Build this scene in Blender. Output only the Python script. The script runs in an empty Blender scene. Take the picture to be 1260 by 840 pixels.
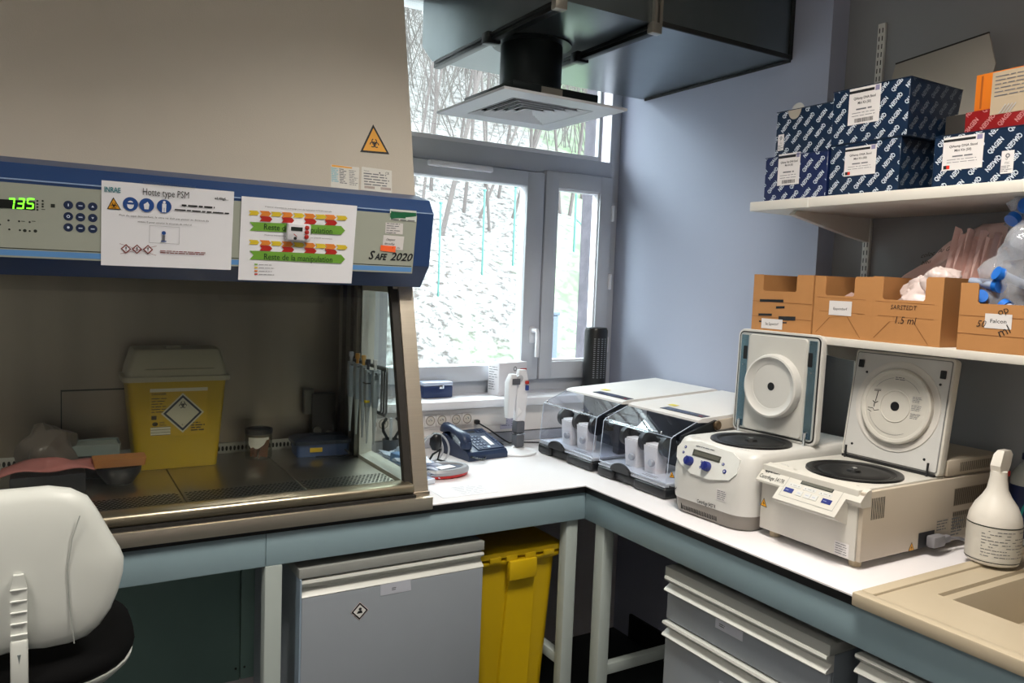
import bpy, bmesh, math, random
from mathutils import Vector, Matrix
PI = math.pi
C = bpy.context.scene.collection
S = bpy.context.scene

# ------------------------------------------------------------------ camera
YAW, PITCH, ROLL, FPX = 0.54000127, -0.07725862, 0.03833907, 971.69
CAM = Vector((0, 0, 1.55))
_f = Vector((math.sin(YAW)*math.cos(PITCH), math.cos(YAW)*math.cos(PITCH), math.sin(PITCH)))
_r0 = Vector((math.cos(YAW), -math.sin(YAW), 0)); _u0 = _r0.cross(_f)
_r = math.cos(ROLL)*_r0 + math.sin(ROLL)*_u0
_u = -math.sin(ROLL)*_r0 + math.cos(ROLL)*_u0
cd = bpy.data.cameras.new('camera'); cam = bpy.data.objects.new('camera', cd); C.objects.link(cam)
cd.sensor_fit = 'HORIZONTAL'; cd.sensor_width = 36.0; cd.lens = FPX/1260*36.0; cd.clip_start = 0.05
cam.matrix_world = Matrix(((_r.x, _u.x, -_f.x, CAM.x), (_r.y, _u.y, -_f.y, CAM.y), (_r.z, _u.z, -_f.z, CAM.z), (0, 0, 0, 1)))
S.camera = cam

# ------------------------------------------------------------------ world, lights, exposure
SKY = 19.0
w = bpy.data.worlds.new('world'); S.world = w; w.use_nodes = True
bgn = w.node_tree.nodes['Background']; bgn.inputs[0].default_value = (0.91, 0.955, 1.0, 1); bgn.inputs[1].default_value = SKY
def area(name, loc, rot, sx, sy, power, col=(1, 1, 1), spread=None):
    l = bpy.data.lights.new(name, 'AREA'); l.shape = 'RECTANGLE'; l.size = sx; l.size_y = sy; l.energy = power; l.color = col
    if spread: l.spread = spread
    o = bpy.data.objects.new(name, l); o.location = loc; o.rotation_euler = rot; C.objects.link(o); return o
portal = area('window_portal', (1.6, 2.98, 1.9), (-PI/2, 0, 0), 1.3, 1.7, 1.0)
portal.data.cycles.is_portal = True
CEIL = 2.80
LAMPS = [(1.05, 0.95, 29, (1.0, 0.93, 0.83)), (-0.95, 0.85, 20, (1.0, 0.93, 0.83)), (-1.15, -1.4, 32, (1.0, 0.93, 0.83))]
S.view_settings.view_transform = 'Standard'; S.view_settings.look = 'None'
S.view_settings.exposure = 0.0; S.view_settings.gamma = 1.0; S.view_settings.use_curve_mapping = False

# ------------------------------------------------------------------ materials
def lin(h):
    h = h.lstrip('#'); o = []
    for i in (0, 2, 4):
        c = int(h[i:i+2], 16)/255
        o.append(c/12.92 if c <= 0.04045 else ((c+0.055)/1.055)**2.4)
    return (*o, 1)
_M = {}
def mat(name, col, rough=0.5, metal=0.0, noise=0.06, nscale=14.0, bump=0.0, bscale=200.0, spec=0.5, stretch=None, emit=None, es=1.0, sub=0, coat=0.0, alpha=None):
    if name in _M: return _M[name]
    m = bpy.data.materials.new(name); m.use_nodes = True; nt = m.node_tree; N = nt.nodes; L = nt.links
    b = N['Principled BSDF']; c = lin(col)
    b.inputs['Roughness'].default_value = rough; b.inputs['Metallic'].default_value = metal
    b.inputs['Specular IOR Level'].default_value = spec
    if coat: b.inputs['Coat Weight'].default_value = coat
    tc = N.new('ShaderNodeTexCoord'); mp = N.new('ShaderNodeMapping'); L.new(tc.outputs['Object'], mp.inputs[0])
    if stretch: mp.inputs['Scale'].default_value = stretch
    if noise:
        n = N.new('ShaderNodeTexNoise'); n.inputs['Scale'].default_value = nscale; n.inputs['Detail'].default_value = 4
        L.new(mp.outputs[0], n.inputs['Vector'])
        r = N.new('ShaderNodeMix'); r.data_type = 'RGBA'
        r.inputs[6].default_value = tuple(min(1, v*(1-noise)) for v in c[:3])+(1,)
        r.inputs[7].default_value = tuple(min(1, v*(1+noise)) for v in c[:3])+(1,)
        L.new(n.outputs['Fac'], r.inputs[0]); L.new(r.outputs[2], b.inputs['Base Color'])
    else:
        b.inputs['Base Color'].default_value = c
    if bump:
        n2 = N.new('ShaderNodeTexNoise'); n2.inputs['Scale'].default_value = bscale; n2.inputs['Detail'].default_value = 3
        L.new(mp.outputs[0], n2.inputs['Vector'])
        bp = N.new('ShaderNodeBump'); bp.inputs['Strength'].default_value = bump; bp.inputs['Distance'].default_value = 0.002
        L.new(n2.outputs['Fac'], bp.inputs['Height']); L.new(bp.outputs[0], b.inputs['Normal'])
    if emit:
        b.inputs['Emission Color'].default_value = lin(emit); b.inputs['Emission Strength'].default_value = es
    _M[name] = m; return m
def glass(name, tint='#ffffff', strength=1.0, rough=0.0, base=0.0, milk=0.0, bumpy=0.0, bscale=30):
    """thin sheet: clear transmission with a Fresnel reflection"""
    if name in _M: return _M[name]
    m = bpy.data.materials.new(name); m.use_nodes = True; nt = m.node_tree; N = nt.nodes; L = nt.links
    N.remove(N['Principled BSDF']); out = N['Material Output']
    t = N.new('ShaderNodeBsdfTransparent'); t.inputs[0].default_value = lin(tint)
    g = N.new('ShaderNodeBsdfGlossy'); g.inputs['Roughness'].default_value = rough; g.inputs[0].default_value = (0.95, 0.97, 1, 1)
    fr = N.new('ShaderNodeLayerWeight'); fr.inputs[0].default_value = 0.5
    pw = N.new('ShaderNodeMath'); pw.operation = 'POWER'; pw.inputs[1].default_value = 4.0; L.new(fr.outputs['Facing'], pw.inputs[0])
    mu = N.new('ShaderNodeMath'); mu.operation = 'MULTIPLY_ADD'; mu.inputs[1].default_value = 0.85*strength; mu.inputs[2].default_value = 0.035*strength+base
    mu.use_clamp = True
    L.new(pw.outputs[0], mu.inputs[0])
    mx = N.new('ShaderNodeMixShader'); L.new(mu.outputs[0], mx.inputs[0]); L.new(t.outputs[0], mx.inputs[1]); L.new(g.outputs[0], mx.inputs[2])
    if bumpy:
        tc = N.new('ShaderNodeTexCoord'); n2 = N.new('ShaderNodeTexNoise'); n2.inputs['Scale'].default_value = bscale
        L.new(tc.outputs['Object'], n2.inputs['Vector'])
        bp = N.new('ShaderNodeBump'); bp.inputs['Strength'].default_value = bumpy; bp.inputs['Distance'].default_value = 0.01
        L.new(n2.outputs['Fac'], bp.inputs['Height']); L.new(bp.outputs[0], g.inputs['Normal']); L.new(bp.outputs[0], fr.inputs['Normal'])
    if milk:
        df = N.new('ShaderNodeBsdfDiffuse'); df.inputs[0].default_value = (0.8, 0.83, 0.9, 1); m2 = N.new('ShaderNodeMixShader'); m2.inputs[0].default_value = milk
        L.new(mx.outputs[0], m2.inputs[1]); L.new(df.outputs[0], m2.inputs[2]); mx = m2
    L.new(mx.outputs[0], out.inputs[0]); _M[name] = m; return m

# ------------------------------------------------------------------ font outlines
_T = {}
def text2d(s, shear=0.0, bold=0.0):
    k = (s, shear, bold)
    if k in _T: return _T[k]
    cu = bpy.data.curves.new('t', 'FONT'); cu.body = s; cu.size = 1.0; cu.shear = shear; cu.offset = bold; cu.resolution_u = 2; cu.fill_mode = 'FRONT'
    o = bpy.data.objects.new('t', cu); C.objects.link(o)
    me = bpy.data.meshes.new_from_object(o)
    vs = [(v.co.x, v.co.y) for v in me.vertices]; fs = [tuple(p.vertices) for p in me.polygons]
    bpy.data.objects.remove(o); bpy.data.meshes.remove(me); bpy.data.curves.remove(cu)
    wid = max([v[0] for v in vs] or [0]); _T[k] = (vs, fs, wid); return _T[k]

# ------------------------------------------------------------------ mesh builder
class F:
    """a flat frame: origin, u (right), v (up); n = u x v points out"""
    def __init__(s, o, u, v):
        s.o = Vector(o); s.u = Vector(u).normalized(); s.v = Vector(v).normalized(); s.n = s.u.cross(s.v)
    def p(s, a, b, l=0.0): return s.o + s.u*a + s.v*b + s.n*l
class MB:
    def __init__(s, m=None): s.v = []; s.f = []; s.mi = []; s.ms = []; s.use(m) if m else None
    def use(s, m):
        if m not in s.ms: s.ms.append(m)
        s.cur = s.ms.index(m); return s
    def add(s, vs, fs):
        k = len(s.v); s.v += [Vector(v) for v in vs]
        for f in fs: s.f.append(tuple(k+i for i in f)); s.mi.append(s.cur)
        return s
    def box(s, x0, x1, y0, y1, z0, z1, bev=0.0, seg=2):
        if x1 < x0: x0, x1 = x1, x0
        if y1 < y0: y0, y1 = y1, y0
        if z1 < z0: z0, z1 = z1, z0
        if not bev:
            return s.add([(x0,y0,z0),(x1,y0,z0),(x1,y1,z0),(x0,y1,z0),(x0,y0,z1),(x1,y0,z1),(x1,y1,z1),(x0,y1,z1)],
                         [(0,3,2,1),(4,5,6,7),(0,1,5,4),(1,2,6,5),(2,3,7,6),(3,0,4,7)])
        bm = bmesh.new(); bmesh.ops.create_cube(bm, size=1)
        for v in bm.verts: v.co = ((x0+x1)/2+v.co.x*(x1-x0), (y0+y1)/2+v.co.y*(y1-y0), (z0+z1)/2+v.co.z*(z1-z0))
        bmesh.ops.bevel(bm, geom=bm.edges[:], offset=bev, segments=seg, affect='EDGES', profile=0.5)
        return s.bm(bm)
    def bm(s, bm, M=None):
        bm.verts.ensure_lookup_table()
        for i, v in enumerate(bm.verts): v.index = i
        s.add([(M @ v.co if M else v.co.copy()) for v in bm.verts], [tuple(v.index for v in f.verts) for f in bm.faces]); bm.free(); return s
    def loft(s, rings, cap0=True, cap1=True, closed=True):
        n = len(rings[0]); vs = [p for r in rings for p in r]; fs = []
        for i in range(len(rings)-1):
            for j in range(n if closed else n-1):
                a = i*n+j; b = i*n+(j+1) % n; fs.append((a, b, b+n, a+n))
        if cap0: fs.append(tuple(range(n-1, -1, -1)))
        if cap1: fs.append(tuple((len(rings)-1)*n+j for j in range(n)))
        return s.add(vs, fs)
    def prism(s, pts, axis, a, b):
        """pts in the plane orthogonal to axis: x->(y,z)  y->(x,z)  z->(x,y)"""
        def P(p, t): return {'x': (t, p[0], p[1]), 'y': (p[0], t, p[1]), 'z': (p[0], p[1], t)}[axis]
        return s.loft([[P(p, a) for p in pts], [P(p, b) for p in pts]])
    def lathe(s, prof, c=(0,0,0), seg=24, M=None, cap=True):
        rings = []
        for r, z in prof:
            ring = []
            for i in range(seg):
                t = 2*PI*i/seg; p = Vector((r*math.cos(t), r*math.sin(t), z))
                ring.append((M @ p if M else p)+Vector(c))
            rings.append(ring)
        return s.loft(rings, cap, cap)
    def tube(s, pts, r, seg=8, rr=None):
        pts = [Vector(p) for p in pts]; rings = []; prev = None
        for i, p in enumerate(pts):
            d = (pts[min(i+1, len(pts)-1)]-pts[max(i-1, 0)]).normalized()
            if prev is None:
                a = Vector((0,0,1)) if abs(d.z) < 0.9 else Vector((1,0,0)); n = d.cross(a).normalized()
            else:
                n = (prev - d*prev.dot(d)).normalized()
            prev = n; b = d.cross(n); q = rr[i] if rr else r
            rings.append([p + n*(q*math.cos(2*PI*k/seg)) + b*(q*math.sin(2*PI*k/seg)) for k in range(seg)])
        return s.loft(rings)
    def bar(s, a, b, w, h=None):
        """square bar between two points"""
        a = Vector(a); b = Vector(b); d = (b-a).normalized(); h = h or w
        up = Vector((0,0,1)) if abs(d.z) < 0.9 else Vector((0,1,0)); n = d.cross(up).normalized(); m = n.cross(d)
        R = lambda c: [c-n*w/2-m*h/2, c+n*w/2-m*h/2, c+n*w/2+m*h/2, c-n*w/2+m*h/2]
        return s.loft([R(a), R(b)])
    # flat print on a frame
    def poly(s, F_, pts, lift=0.0006): return s.add([F_.p(a, b, lift) for a, b in pts], [tuple(range(len(pts)))])
    def rect(s, F_, u0, v0, u1, v1, lift=0.0006): return s.poly(F_, [(u0,v0),(u1,v0),(u1,v1),(u0,v1)], lift)
    def slab(s, F_, u0, v0, u1, v1, t, back=0.0):
        P = [(u0,v0),(u1,v0),(u1,v1),(u0,v1)]
        return s.loft([[F_.p(a,b,-back) for a,b in P], [F_.p(a,b,t) for a,b in P]])
    def disc(s, F_, a, b, r, lift=0.0006, seg=16, ry=None):
        return s.poly(F_, [(a+r*math.cos(2*PI*i/seg), b+(ry or r)*math.sin(2*PI*i/seg)) for i in range(seg)], lift)
    def ring(s, F_, a, b, r0, r1, lift=0.0006, seg=20, t0=0, t1=2*PI):
        vs = []; fs = []
        for i in range(seg+1):
            t = t0+(t1-t0)*i/seg
            vs += [F_.p(a+r0*math.cos(t), b+r0*math.sin(t), lift), F_.p(a+r1*math.cos(t), b+r1*math.sin(t), lift)]
        for i in range(seg): fs.append((2*i, 2*i+1, 2*i+3, 2*i+2))
        return s.add(vs, fs)
    def line(s, F_, pts, w_, lift=0.0006):
        for (a, b), (c, d) in zip(pts, pts[1:]):
            l = math.hypot(c-a, d-b) or 1; nx, ny = -(d-b)/l*w_/2, (c-a)/l*w_/2
            s.poly(F_, [(a+nx,b+ny),(a-nx,b-ny),(c-nx,d-ny),(c+nx,d+ny)], lift)
        return s
    def text(s, F_, txt, a, b, size, align='l', rot=0.0, lift=0.0009, shear=0.0, bold=0.0, wid=None, clip=None):
        vs, fs, W = text2d(txt, shear, bold)
        sx = size
        if wid and W: sx = wid/W
        off = {'l': 0, 'c': -W*sx/2, 'r': -W*sx}[align]
        c_, s_ = math.cos(rot), math.sin(rot)
        P = []
        for x, y in vs:
            x = x*sx+off; y *= size; P.append((a+x*c_-y*s_, b+x*s_+y*c_))
        if clip:
            u0, v0, u1, v1 = clip
            if all(u0 < p[0] < u1 and v0 < p[1] < v1 for p in P): pass
            elif all(p[0] < u0 or p[0] > u1 or p[1] < v0 or p[1] > v1 for p in P): return s
            else:
                bm = bmesh.new(); bv = [bm.verts.new((p[0], p[1], 0)) for p in P]
                for f in fs:
                    try: bm.faces.new([bv[i] for i in f])
                    except ValueError: pass
                for co, no in (((u0,0,0),(-1,0,0)), ((u1,0,0),(1,0,0)), ((0,v0,0),(0,-1,0)), ((0,v1,0),(0,1,0))):
                    g = bm.verts[:]+bm.edges[:]+bm.faces[:]
                    bmesh.ops.bisect_plane(bm, geom=g, plane_co=co, plane_no=no, clear_outer=True)
                bm.verts.ensure_lookup_table()
                for i, v in enumerate(bm.verts): v.index = i
                s.add([F_.p(v.co.x, v.co.y, lift) for v in bm.verts], [tuple(v.index for v in f.verts) for f in bm.faces]); bm.free(); return s
        return s.add([F_.p(x, y, lift) for x, y in P], fs)
    def lines(s, F_, u0, v0, u1, v1, n, h=0.35, seed=0, ragged=0.4, words=True, lift=0.0007):
        """rows of print too small to read in the photograph: broken dashes"""
        rd = random.Random(seed); st = (v1-v0)/n
        for i in range(n):
            y = v1-(i+0.7)*st; x = u0; end = u1-(u1-u0)*ragged*rd.random()
            while x < end:
                wl = (rd.uniform(1.2, 4.5) if words else 100)*st*0.8; e = min(x+wl, end)
                s.rect(F_, x, y, e, y+st*h, lift); x = e+st*0.4
        return s
    def xf(s, M): s.v = [M @ v for v in s.v]; return s

def root_of(o):
    while o.parent: o = o.parent
    return o
def part(name, mb, parent=None, world=False, smooth=40, sub=0, solid=0, label=None, kind=None):
    me = bpy.data.meshes.new(name)
    vs = mb.v
    if world and parent is not None:
        r = root_of(parent); Mi = (Matrix.Translation(r.location) @ r.rotation_euler.to_matrix().to_4x4()).inverted()
        vs = [Mi @ v for v in vs]
    me.from_pydata([tuple(v) for v in vs], [], mb.f)
    for m in mb.ms: me.materials.append(m)
    me.polygons.foreach_set('material_index', mb.mi)
    if smooth:
        me.polygons.foreach_set('use_smooth', [True]*len(me.polygons)); me.update()
        me.set_sharp_from_angle(angle=math.radians(smooth))
    me.update()
    o = bpy.data.objects.new(name, me); C.objects.link(o)
    if parent is not None: o.parent = parent
    if solid:
        q = o.modifiers.new('thick', 'SOLIDIFY'); q.thickness = solid; q.offset = 0
    if sub:
        q = o.modifiers.new('sub', 'SUBSURF'); q.levels = sub; q.render_levels = sub
    if label: o['label'] = label
    if kind: o['kind'] = kind
    return o
def tag(o, label=None, cat=None, group=None, kind=None):
    if label: o['label'] = label
    if cat: o['category'] = cat
    if group: o['group'] = group
    if kind: o['kind'] = kind
    return o
def thing(name, label, cat, loc=(0,0,0), rz=0.0, group=None):
    o = bpy.data.objects.new(name, None); C.objects.link(o); o.empty_display_size = 0.05
    o.location = loc; o.rotation_euler = (0, 0, rz); return tag(o, label, cat, group)
def struct(name, mb, parent=None, **k):
    o = part(name, mb, parent, **k)
    if parent is None: o['kind'] = 'structure'
    return o
def sempty(name, loc=(0,0,0)):
    o = bpy.data.objects.new(name, None); C.objects.link(o); o.location = loc; o['kind'] = 'structure'; return o
def clone(o, parent=None):
    c = o.copy(); C.objects.link(c); c.parent = parent
    for ch in [x for x in bpy.data.objects if x.parent == o]: clone(ch, c)
    return c
def hit(px, py, p0, n):
    """where the line of sight of a photograph pixel meets a real plane"""
    d = (px-630)/FPX*_r - (py-420)/FPX*_u + _f
    p0 = Vector(p0); n = Vector(n); t = (p0-CAM).dot(n)/d.dot(n); return CAM + d*t

# palette
white_paper = mat('white_paper', '#e9eaf0', 0.7, noise=0.02)
black_ink = mat('black_ink', '#15161a', 0.6, noise=0)
grey_ink = mat('grey_ink', '#6a6c72', 0.6, noise=0)
navy_ink = mat('navy_ink', '#1d3f86', 0.5, noise=0)
red_ink = mat('red_ink', '#b3261f', 0.5, noise=0)
green_ink = mat('green_ink', '#6fa437', 0.6, noise=0)
yellow_ink = mat('yellow_ink', '#d9bf2e', 0.6, noise=0)
orange_ink = mat('orange_ink', '#e0832f', 0.6, noise=0)
warn_yellow = mat('warning_yellow', '#e8a31b', 0.5, noise=0.03)
steel = mat('stainless_steel', '#b9b2a8', 0.28, 1.0, noise=0.10, nscale=8, stretch=(1, 1, 60), bump=0.08, bscale=10)
steel_h = mat('brushed_steel', '#ebe0ce', 0.38, 1.0, noise=0.08, nscale=6, stretch=(1, 60, 60))
steel_floor = mat('work_surface_steel', '#c9c1b4', 0.30, 1.0, noise=0.12, nscale=5)
chrome = mat('chrome', '#d8dde2', 0.12, 1.0, noise=0)
galv = mat('galvanised_sheet', '#7c8588', 0.28, 0.9, noise=0.10, nscale=9, bump=0.15, bscale=3)
black_plastic = mat('black_plastic', '#121316', 0.4, noise=0.05)
dark_rubber = mat('black_rubber', '#0c0c0d', 0.7, noise=0.05)
# ------------------------------------------------------------------ structure
WY, WX, AX, PY = 2.72, 2.224, 2.306, 1.757      # low window wall, right wall, alcove wall, pillar end
WINY = 2.84                                     # plane of the window
X0, Y0 = -1.9, -2.6
wall_m = mat('blue_white_wall_paint', '#a3a9bc', 0.75, noise=0.03, nscale=3, bump=0.15, bscale=60)
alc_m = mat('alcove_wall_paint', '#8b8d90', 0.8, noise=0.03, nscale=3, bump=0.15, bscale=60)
cream_m = mat('white_wall_paint', '#dedce0', 0.75, noise=0.03, nscale=4, bump=0.1, bscale=60)
pvc = mat('white_pvc', '#c2c5cd', 0.35, noise=0.02)
pvc_s = mat('white_pvc_sill', '#e4e4ea', 0.35, noise=0.02)
struct('floor', MB(mat('dark_vinyl_floor', '#2a2f30', 0.45, noise=0.2, nscale=6)).box(X0, 2.5, Y0, 2.9, -0.1, 0))
ceil_m = mat('white_ceiling', '#e2e2de', 0.85, noise=0.03)
struct('ceiling', MB(ceil_m).box(X0, 2.5, Y0, 3.14, CEIL, CEIL+0.1))
struct('wall_left', MB(cream_m).box(X0-0.1, X0, Y0, 3.14, 0, CEIL))
struct('wall_back', MB(cream_m).box(X0, 2.5, Y0-0.1, Y0, 0, CEIL))
struct('wall_right', MB(wall_m).box(WX, 2.5, PY, 3.085, 0, CEIL))
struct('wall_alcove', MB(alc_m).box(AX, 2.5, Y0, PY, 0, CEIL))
m = MB(cream_m).box(X0, 1.0, WY, 3.14, 0, CEIL)
m.box(1.0, WX, WY, 3.14, 0, 1.045)
m.box(1.0, WX, WINY, 3.14, 2.66, CEIL)
struct('wall_window', m)
# outer reveal of rough render at the right of the window
struct('trim_1', MB(mat('grey_render', '#57525a', 0.95, noise=0.5, nscale=22, bump=0.8, bscale=60)).box(2.207, WX, 2.90, 3.085, 1.05, 2.66))
struct('trim_2', MB(pvc_s).box(1.0, WX, 2.655, WINY, 1.052, 1.085, bev=0.006)).name = 'window_sill'
struct('baseboard_right', MB(mat('black_skirting', '#0b0c0d', 0.5)).box(WX-0.012, WX, PY, 2.60, 0, 0.11))
# upstand strip behind the worktop and the trunking with sockets
struct('baseboard_window', MB(mat('grey_upstand', '#a9abb4', 0.4)).box(0.98, WX, 2.703, 2.72, 0.90, 0.94, bev=0.003))

# ---- window_1
win = sempty('window_1', (1.6, WINY, 1.08))
def frame_rect(m, x0, x1, z0, z1, wl, wr, wb, wt, y0, y1, bev=0.005):
    m.box(x0, x0+wl, y0, y1, z0, z1, bev); m.box(x1-wr, x1, y0, y1, z0, z1, bev)
    m.box(x0+wl-0.004, x1-wr+0.004, y0, y1, z0, z0+wb, bev); m.box(x0+wl-0.004, x1-wr+0.004, y0, y1, z1-wt, z1, bev); return m
m = MB(pvc); frame_rect(m, 1.0, WX, 1.078, 2.66, 0.05, 0.055, 0.055, 0.06, WINY-0.005, WINY+0.06)
m.box(1.04, 2.18, WINY-0.008, WINY+0.06, 2.005, 2.085, 0.005)       # transom
m.box(1.795, 1.84, WINY-0.002, WINY+0.06, 1.10, 2.02, 0.004)       # mullion
part('window_frame', m, win, world=True)
m = MB(pvc); frame_rect(m, 1.04, 1.815, 1.135, 2.0, 0.09, 0.085, 0.065, 0.06, WINY-0.032, WINY+0.03)
s1 = part('sash', m, win, world=True)
m = MB(pvc_s); frame_rect(m, 1.122, 1.74, 1.19, 1.95, 0.012, 0.012, 0.012, 0.012, WINY-0.022, WINY+0.02, 0.002); part('glazing_bead', m, s1, world=True)
gl = glass('window_glass', '#f4faf8')
part('pane', MB(gl).box(1.13, 1.732, WINY, WINY+0.004, 1.198, 1.942), s1, world=True, smooth=0)
m = MB(pvc); frame_rect(m, 1.822, 2.172, 1.135, 2.015, 0.066, 0.066, 0.075, 0.07, WINY-0.032, WINY+0.03)
s2 = part('sash', m, win, world=True)
m = MB(pvc_s); frame_rect(m, 1.882, 2.112, 1.205, 1.95, 0.012, 0.012, 0.012, 0.012, WINY-0.022, WINY+0.02, 0.002); part('glazing_bead', m, s2, world=True)
part('pane', MB(gl).box(1.892, 2.104, WINY, WINY+0.004, 1.213, 1.94), s2, world=True, smooth=0)
m = MB(pvc_s); frame_rect(m, 1.045, 2.12, 2.08, 2.61, 0.03, 0.018, 0.022, 0.02, WINY-0.006, WINY+0.02, 0.003); part('glazing_bead', m, win, world=True)
part('pane', MB(gl).box(1.07, 2.105, WINY+0.01, WINY+0.014, 2.095, 2.6), win, world=True, smooth=0)
part('vent_trim', MB(pvc_s).box(1.275, 1.555, WINY-0.055, WINY-0.03, 1.975, 1.998, 0.006), s1, world=True)
m = MB(pvc_s); m.box(1.765, 1.79, WINY-0.042, WINY-0.03, 1.29, 1.36, 0.004); m.tube([(1.777, WINY-0.04, 1.345), (1.777, WINY-0.075, 1.345), (1.777, WINY-0.08, 1.33), (1.777, WINY-0.08, 1.235)], 0.009, 10)
part('window_handle', m, s1, world=True)
for z in (1.28, 1.56, 1.86):
    part('hinge', MB(pvc_s).box(2.168, 2.180, WINY-0.045, WINY-0.028, z-0.035, z+0.035, 0.004), s2, world=True)

# ---- cable trunking with round sockets
tr = thing('cable_trunking', 'cream cable trunking with a row of round sockets under the window sill', 'trunking', (1.5, 2.70, 0.96))
tm = mat('trunking_plastic', '#e3ddda', 0.45, noise=0.02)
part('channel', MB(tm).box(0.98, WX-0.004, 2.695, 2.72, 0.944, 1.05, 0.003), tr, world=True)
part('cover_strip', MB(tm).box(0.98, 1.60, 2.690, 2.696, 0.975, 1.045, 0.002), tr, world=True)
fr = F((0, 2.690, 0), (1, 0, 0), (0, 0, 1))
for sx in (1.03, 1.075, 1.15, 1.195, 1.263, 1.311, 1.372, 1.420):
    m = MB(tm).box(sx-0.0225, sx+0.0225, 2.684, 2.691, 0.985, 1.032, 0.002)
    g = F((0, 2.6838, 0), (1, 0, 0), (0, 0, 1)); s_ = part('socket', m, tr, world=True)
    m = MB(mat('socket_shadow_ring', '#8d857c', 0.6)).ring(g, sx, 1.009, 0.0155, 0.019, 0.0002); m.use(mat('socket_well', '#cfc7be', 0.5)).disc(g, sx, 1.009, 0.0155, 0.0002)
    m.use(black_plastic).disc(g, sx-0.006, 1.009, 0.002, 0.0006, 8).disc(g, sx+0.006, 1.009, 0.002, 0.0006, 8)
    m.use(chrome); m.lathe([(0.0022, 0), (0.0022, 0.008), (0.0005, 0.009)], (sx, 2.6835, 1.015), 8, Matrix.Rotation(PI/2, 4, 'X'))
    part('socket_well', m, s_, world=True)
tag(part('taped_notice', MB(mat('grey_print_paper', '#c4c0d2', 0.7)).slab(F((0, 2.694, 0), (1,0,0), (0,0,1)), 1.575, 0.955, 1.665, 1.05, 0.0006)), 'small grey printed sheet taped to the trunking left of the pipette stand', 'notice')
m = MB(mat('violet_grey_print', '#8886a0', 0.7)); g = F((0, 2.6934, 0), (1,0,0), (0,0,1))
m.lines(g, 1.580, 0.965, 1.618, 1.045, 9, seed=3); m.lines(g, 1.625, 0.962, 1.66, 1.045, 9, seed=4)
o = part('print', m, bpy.data.objects['taped_notice'])

# ---- wall things: crack line at duct, slotted uprights
rail_m = mat('white_enamel', '#cfcfca', 0.4, noise=0.02)
slot_m = mat('slot_shadow', '#26282a', 0.8)
for i, yy in enumerate((1.626, 0.93)):
    t = thing('slotted_upright', ('long white twin-slot shelf rail beside the pillar, seen above the blue kit boxes' if i == 0 else 'white twin-slot shelf rail at the right edge behind the clear bag'), 'shelf rail', (AX, yy, 1.2), group='twin-slot rails in the alcove')
    part('channel', MB(rail_m).box(AX-0.012, AX, yy-0.0125, yy+0.0125, 0.98, 2.405, 0.001), t, world=True)
    m = MB(slot_m)
    g = F((AX-0.012, yy, 0), (0, -1, 0), (0, 0, 1))
    for k in range(56):
        z = 1.0+k*0.025
        for s_ in (-0.0055, 0.0055): m.rect(g, s_-0.0017, z, s_+0.0017, z+0.015, 0.0004)
    part('slot', m, t, world=True)
shelf_m = mat('shelf_laminate', '#d8d4cc', 0.45, noise=0.03)
shelf_u = mat('shelf_underside', '#b8a698', 0.6, noise=0.03)
def shelf(z0, z1, label, bz):
    t = thing('wall_shelf', label, 'shelf', (2.1, 1.2, z0))
    m = MB(shelf_m).box(1.89, AX-0.014, 0.35, 1.752, z0, z1, 0.002); part('board', m, t, world=True)
    part('board_join', MB(mat('join_strip', '#e8e6e0', 0.4)).box(1.888, 1.8905, 1.532, 1.536, z0, z1), t, world=True)
    for yy in (1.626, 0.93):
        m = MB(shelf_m).prism([(1.93, z0-0.014), (1.95, z0), (AX-0.013, z0), (AX-0.013, z0-0.075), (2.20, z0-0.062)], 'y', yy-0.009, yy+0.009)
        part('bracket', m, t, world=True)
    return t
shelf(1.791, 1.819, 'white wall shelf carrying the blue kit boxes', 0)
shelf(1.404, 1.425, 'white wall shelf carrying the open cardboard boxes, above the centrifuges', 0)

# ------------------------------------------------------------------ air duct and diffuser
DZ = 2.343; DXL, DXM = 1.25, 1.613; DYF, DYB = 1.915, 2.76
t = thing('air_duct', 'grey galvanised ventilation duct under the ceiling in the window corner', 'duct', (1.7, 2.3, DZ))
m = MB(galv).prism([(DYF, DZ), (2.735, DZ), (2.83, 2.42), (2.83, CEIL-0.01), (DYF, CEIL-0.01)], 'x', DXL, DXM)
part('left_section', m, t, world=True)
m = MB(galv).box(DXM, WX-0.004, DYF, 2.70, DZ, CEIL-0.01)
part('right_section', m, t, world=True)
seam = mat('dark_seam', '#191c1d', 0.6); alu = mat('pale_seam_metal', '#a9a59b', 0.35, 0.8)
for x in (DXL+0.012, DXM):
    m = MB(mat('dark_flange', '#25292b', 0.35, 0.7)); m.box(x-0.014, x+0.014, DYF+0.005, 2.72, DZ-0.028, DZ-0.001, 0.003); m.box(x-0.020, x+0.002, DYF+0.01, 2.70, DZ-0.016, DZ-0.006, 0.002)
    part('flange', m, t, world=True)
    m = MB(alu).box(x-0.02, x+0.02, DYF-0.012, DYF+0.015, DZ-0.030, DZ+0.004, 0.004); part('corner_clip', m, t, world=True)
    m = MB(mat('dark_flange', '#25292b')); m.box(x-0.03, x+0.02, 2.28, 2.32, DZ-0.036, DZ-0.001, 0.003); part('clamp', m, t, world=True)
m = MB(alu); m.box(DXM-0.016, DXM-0.004, DYF-0.016, DYF, DZ, CEIL-0.01, 0.002); m.box(DXM+0.004, DXM+0.016, DYF-0.016, DYF, DZ, CEIL-0.01, 0.002)
part('standing_seam', m, t, world=True)
m = MB(seam); m.box(DXM+0.02, WX-0.004, DYF-0.008, DYF, DZ-0.004, DZ+0.012, 0.002); m.box(WX-0.018, WX-0.002, DYF-0.006, DYF+0.004, DZ, CEIL-0.01)
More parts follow.
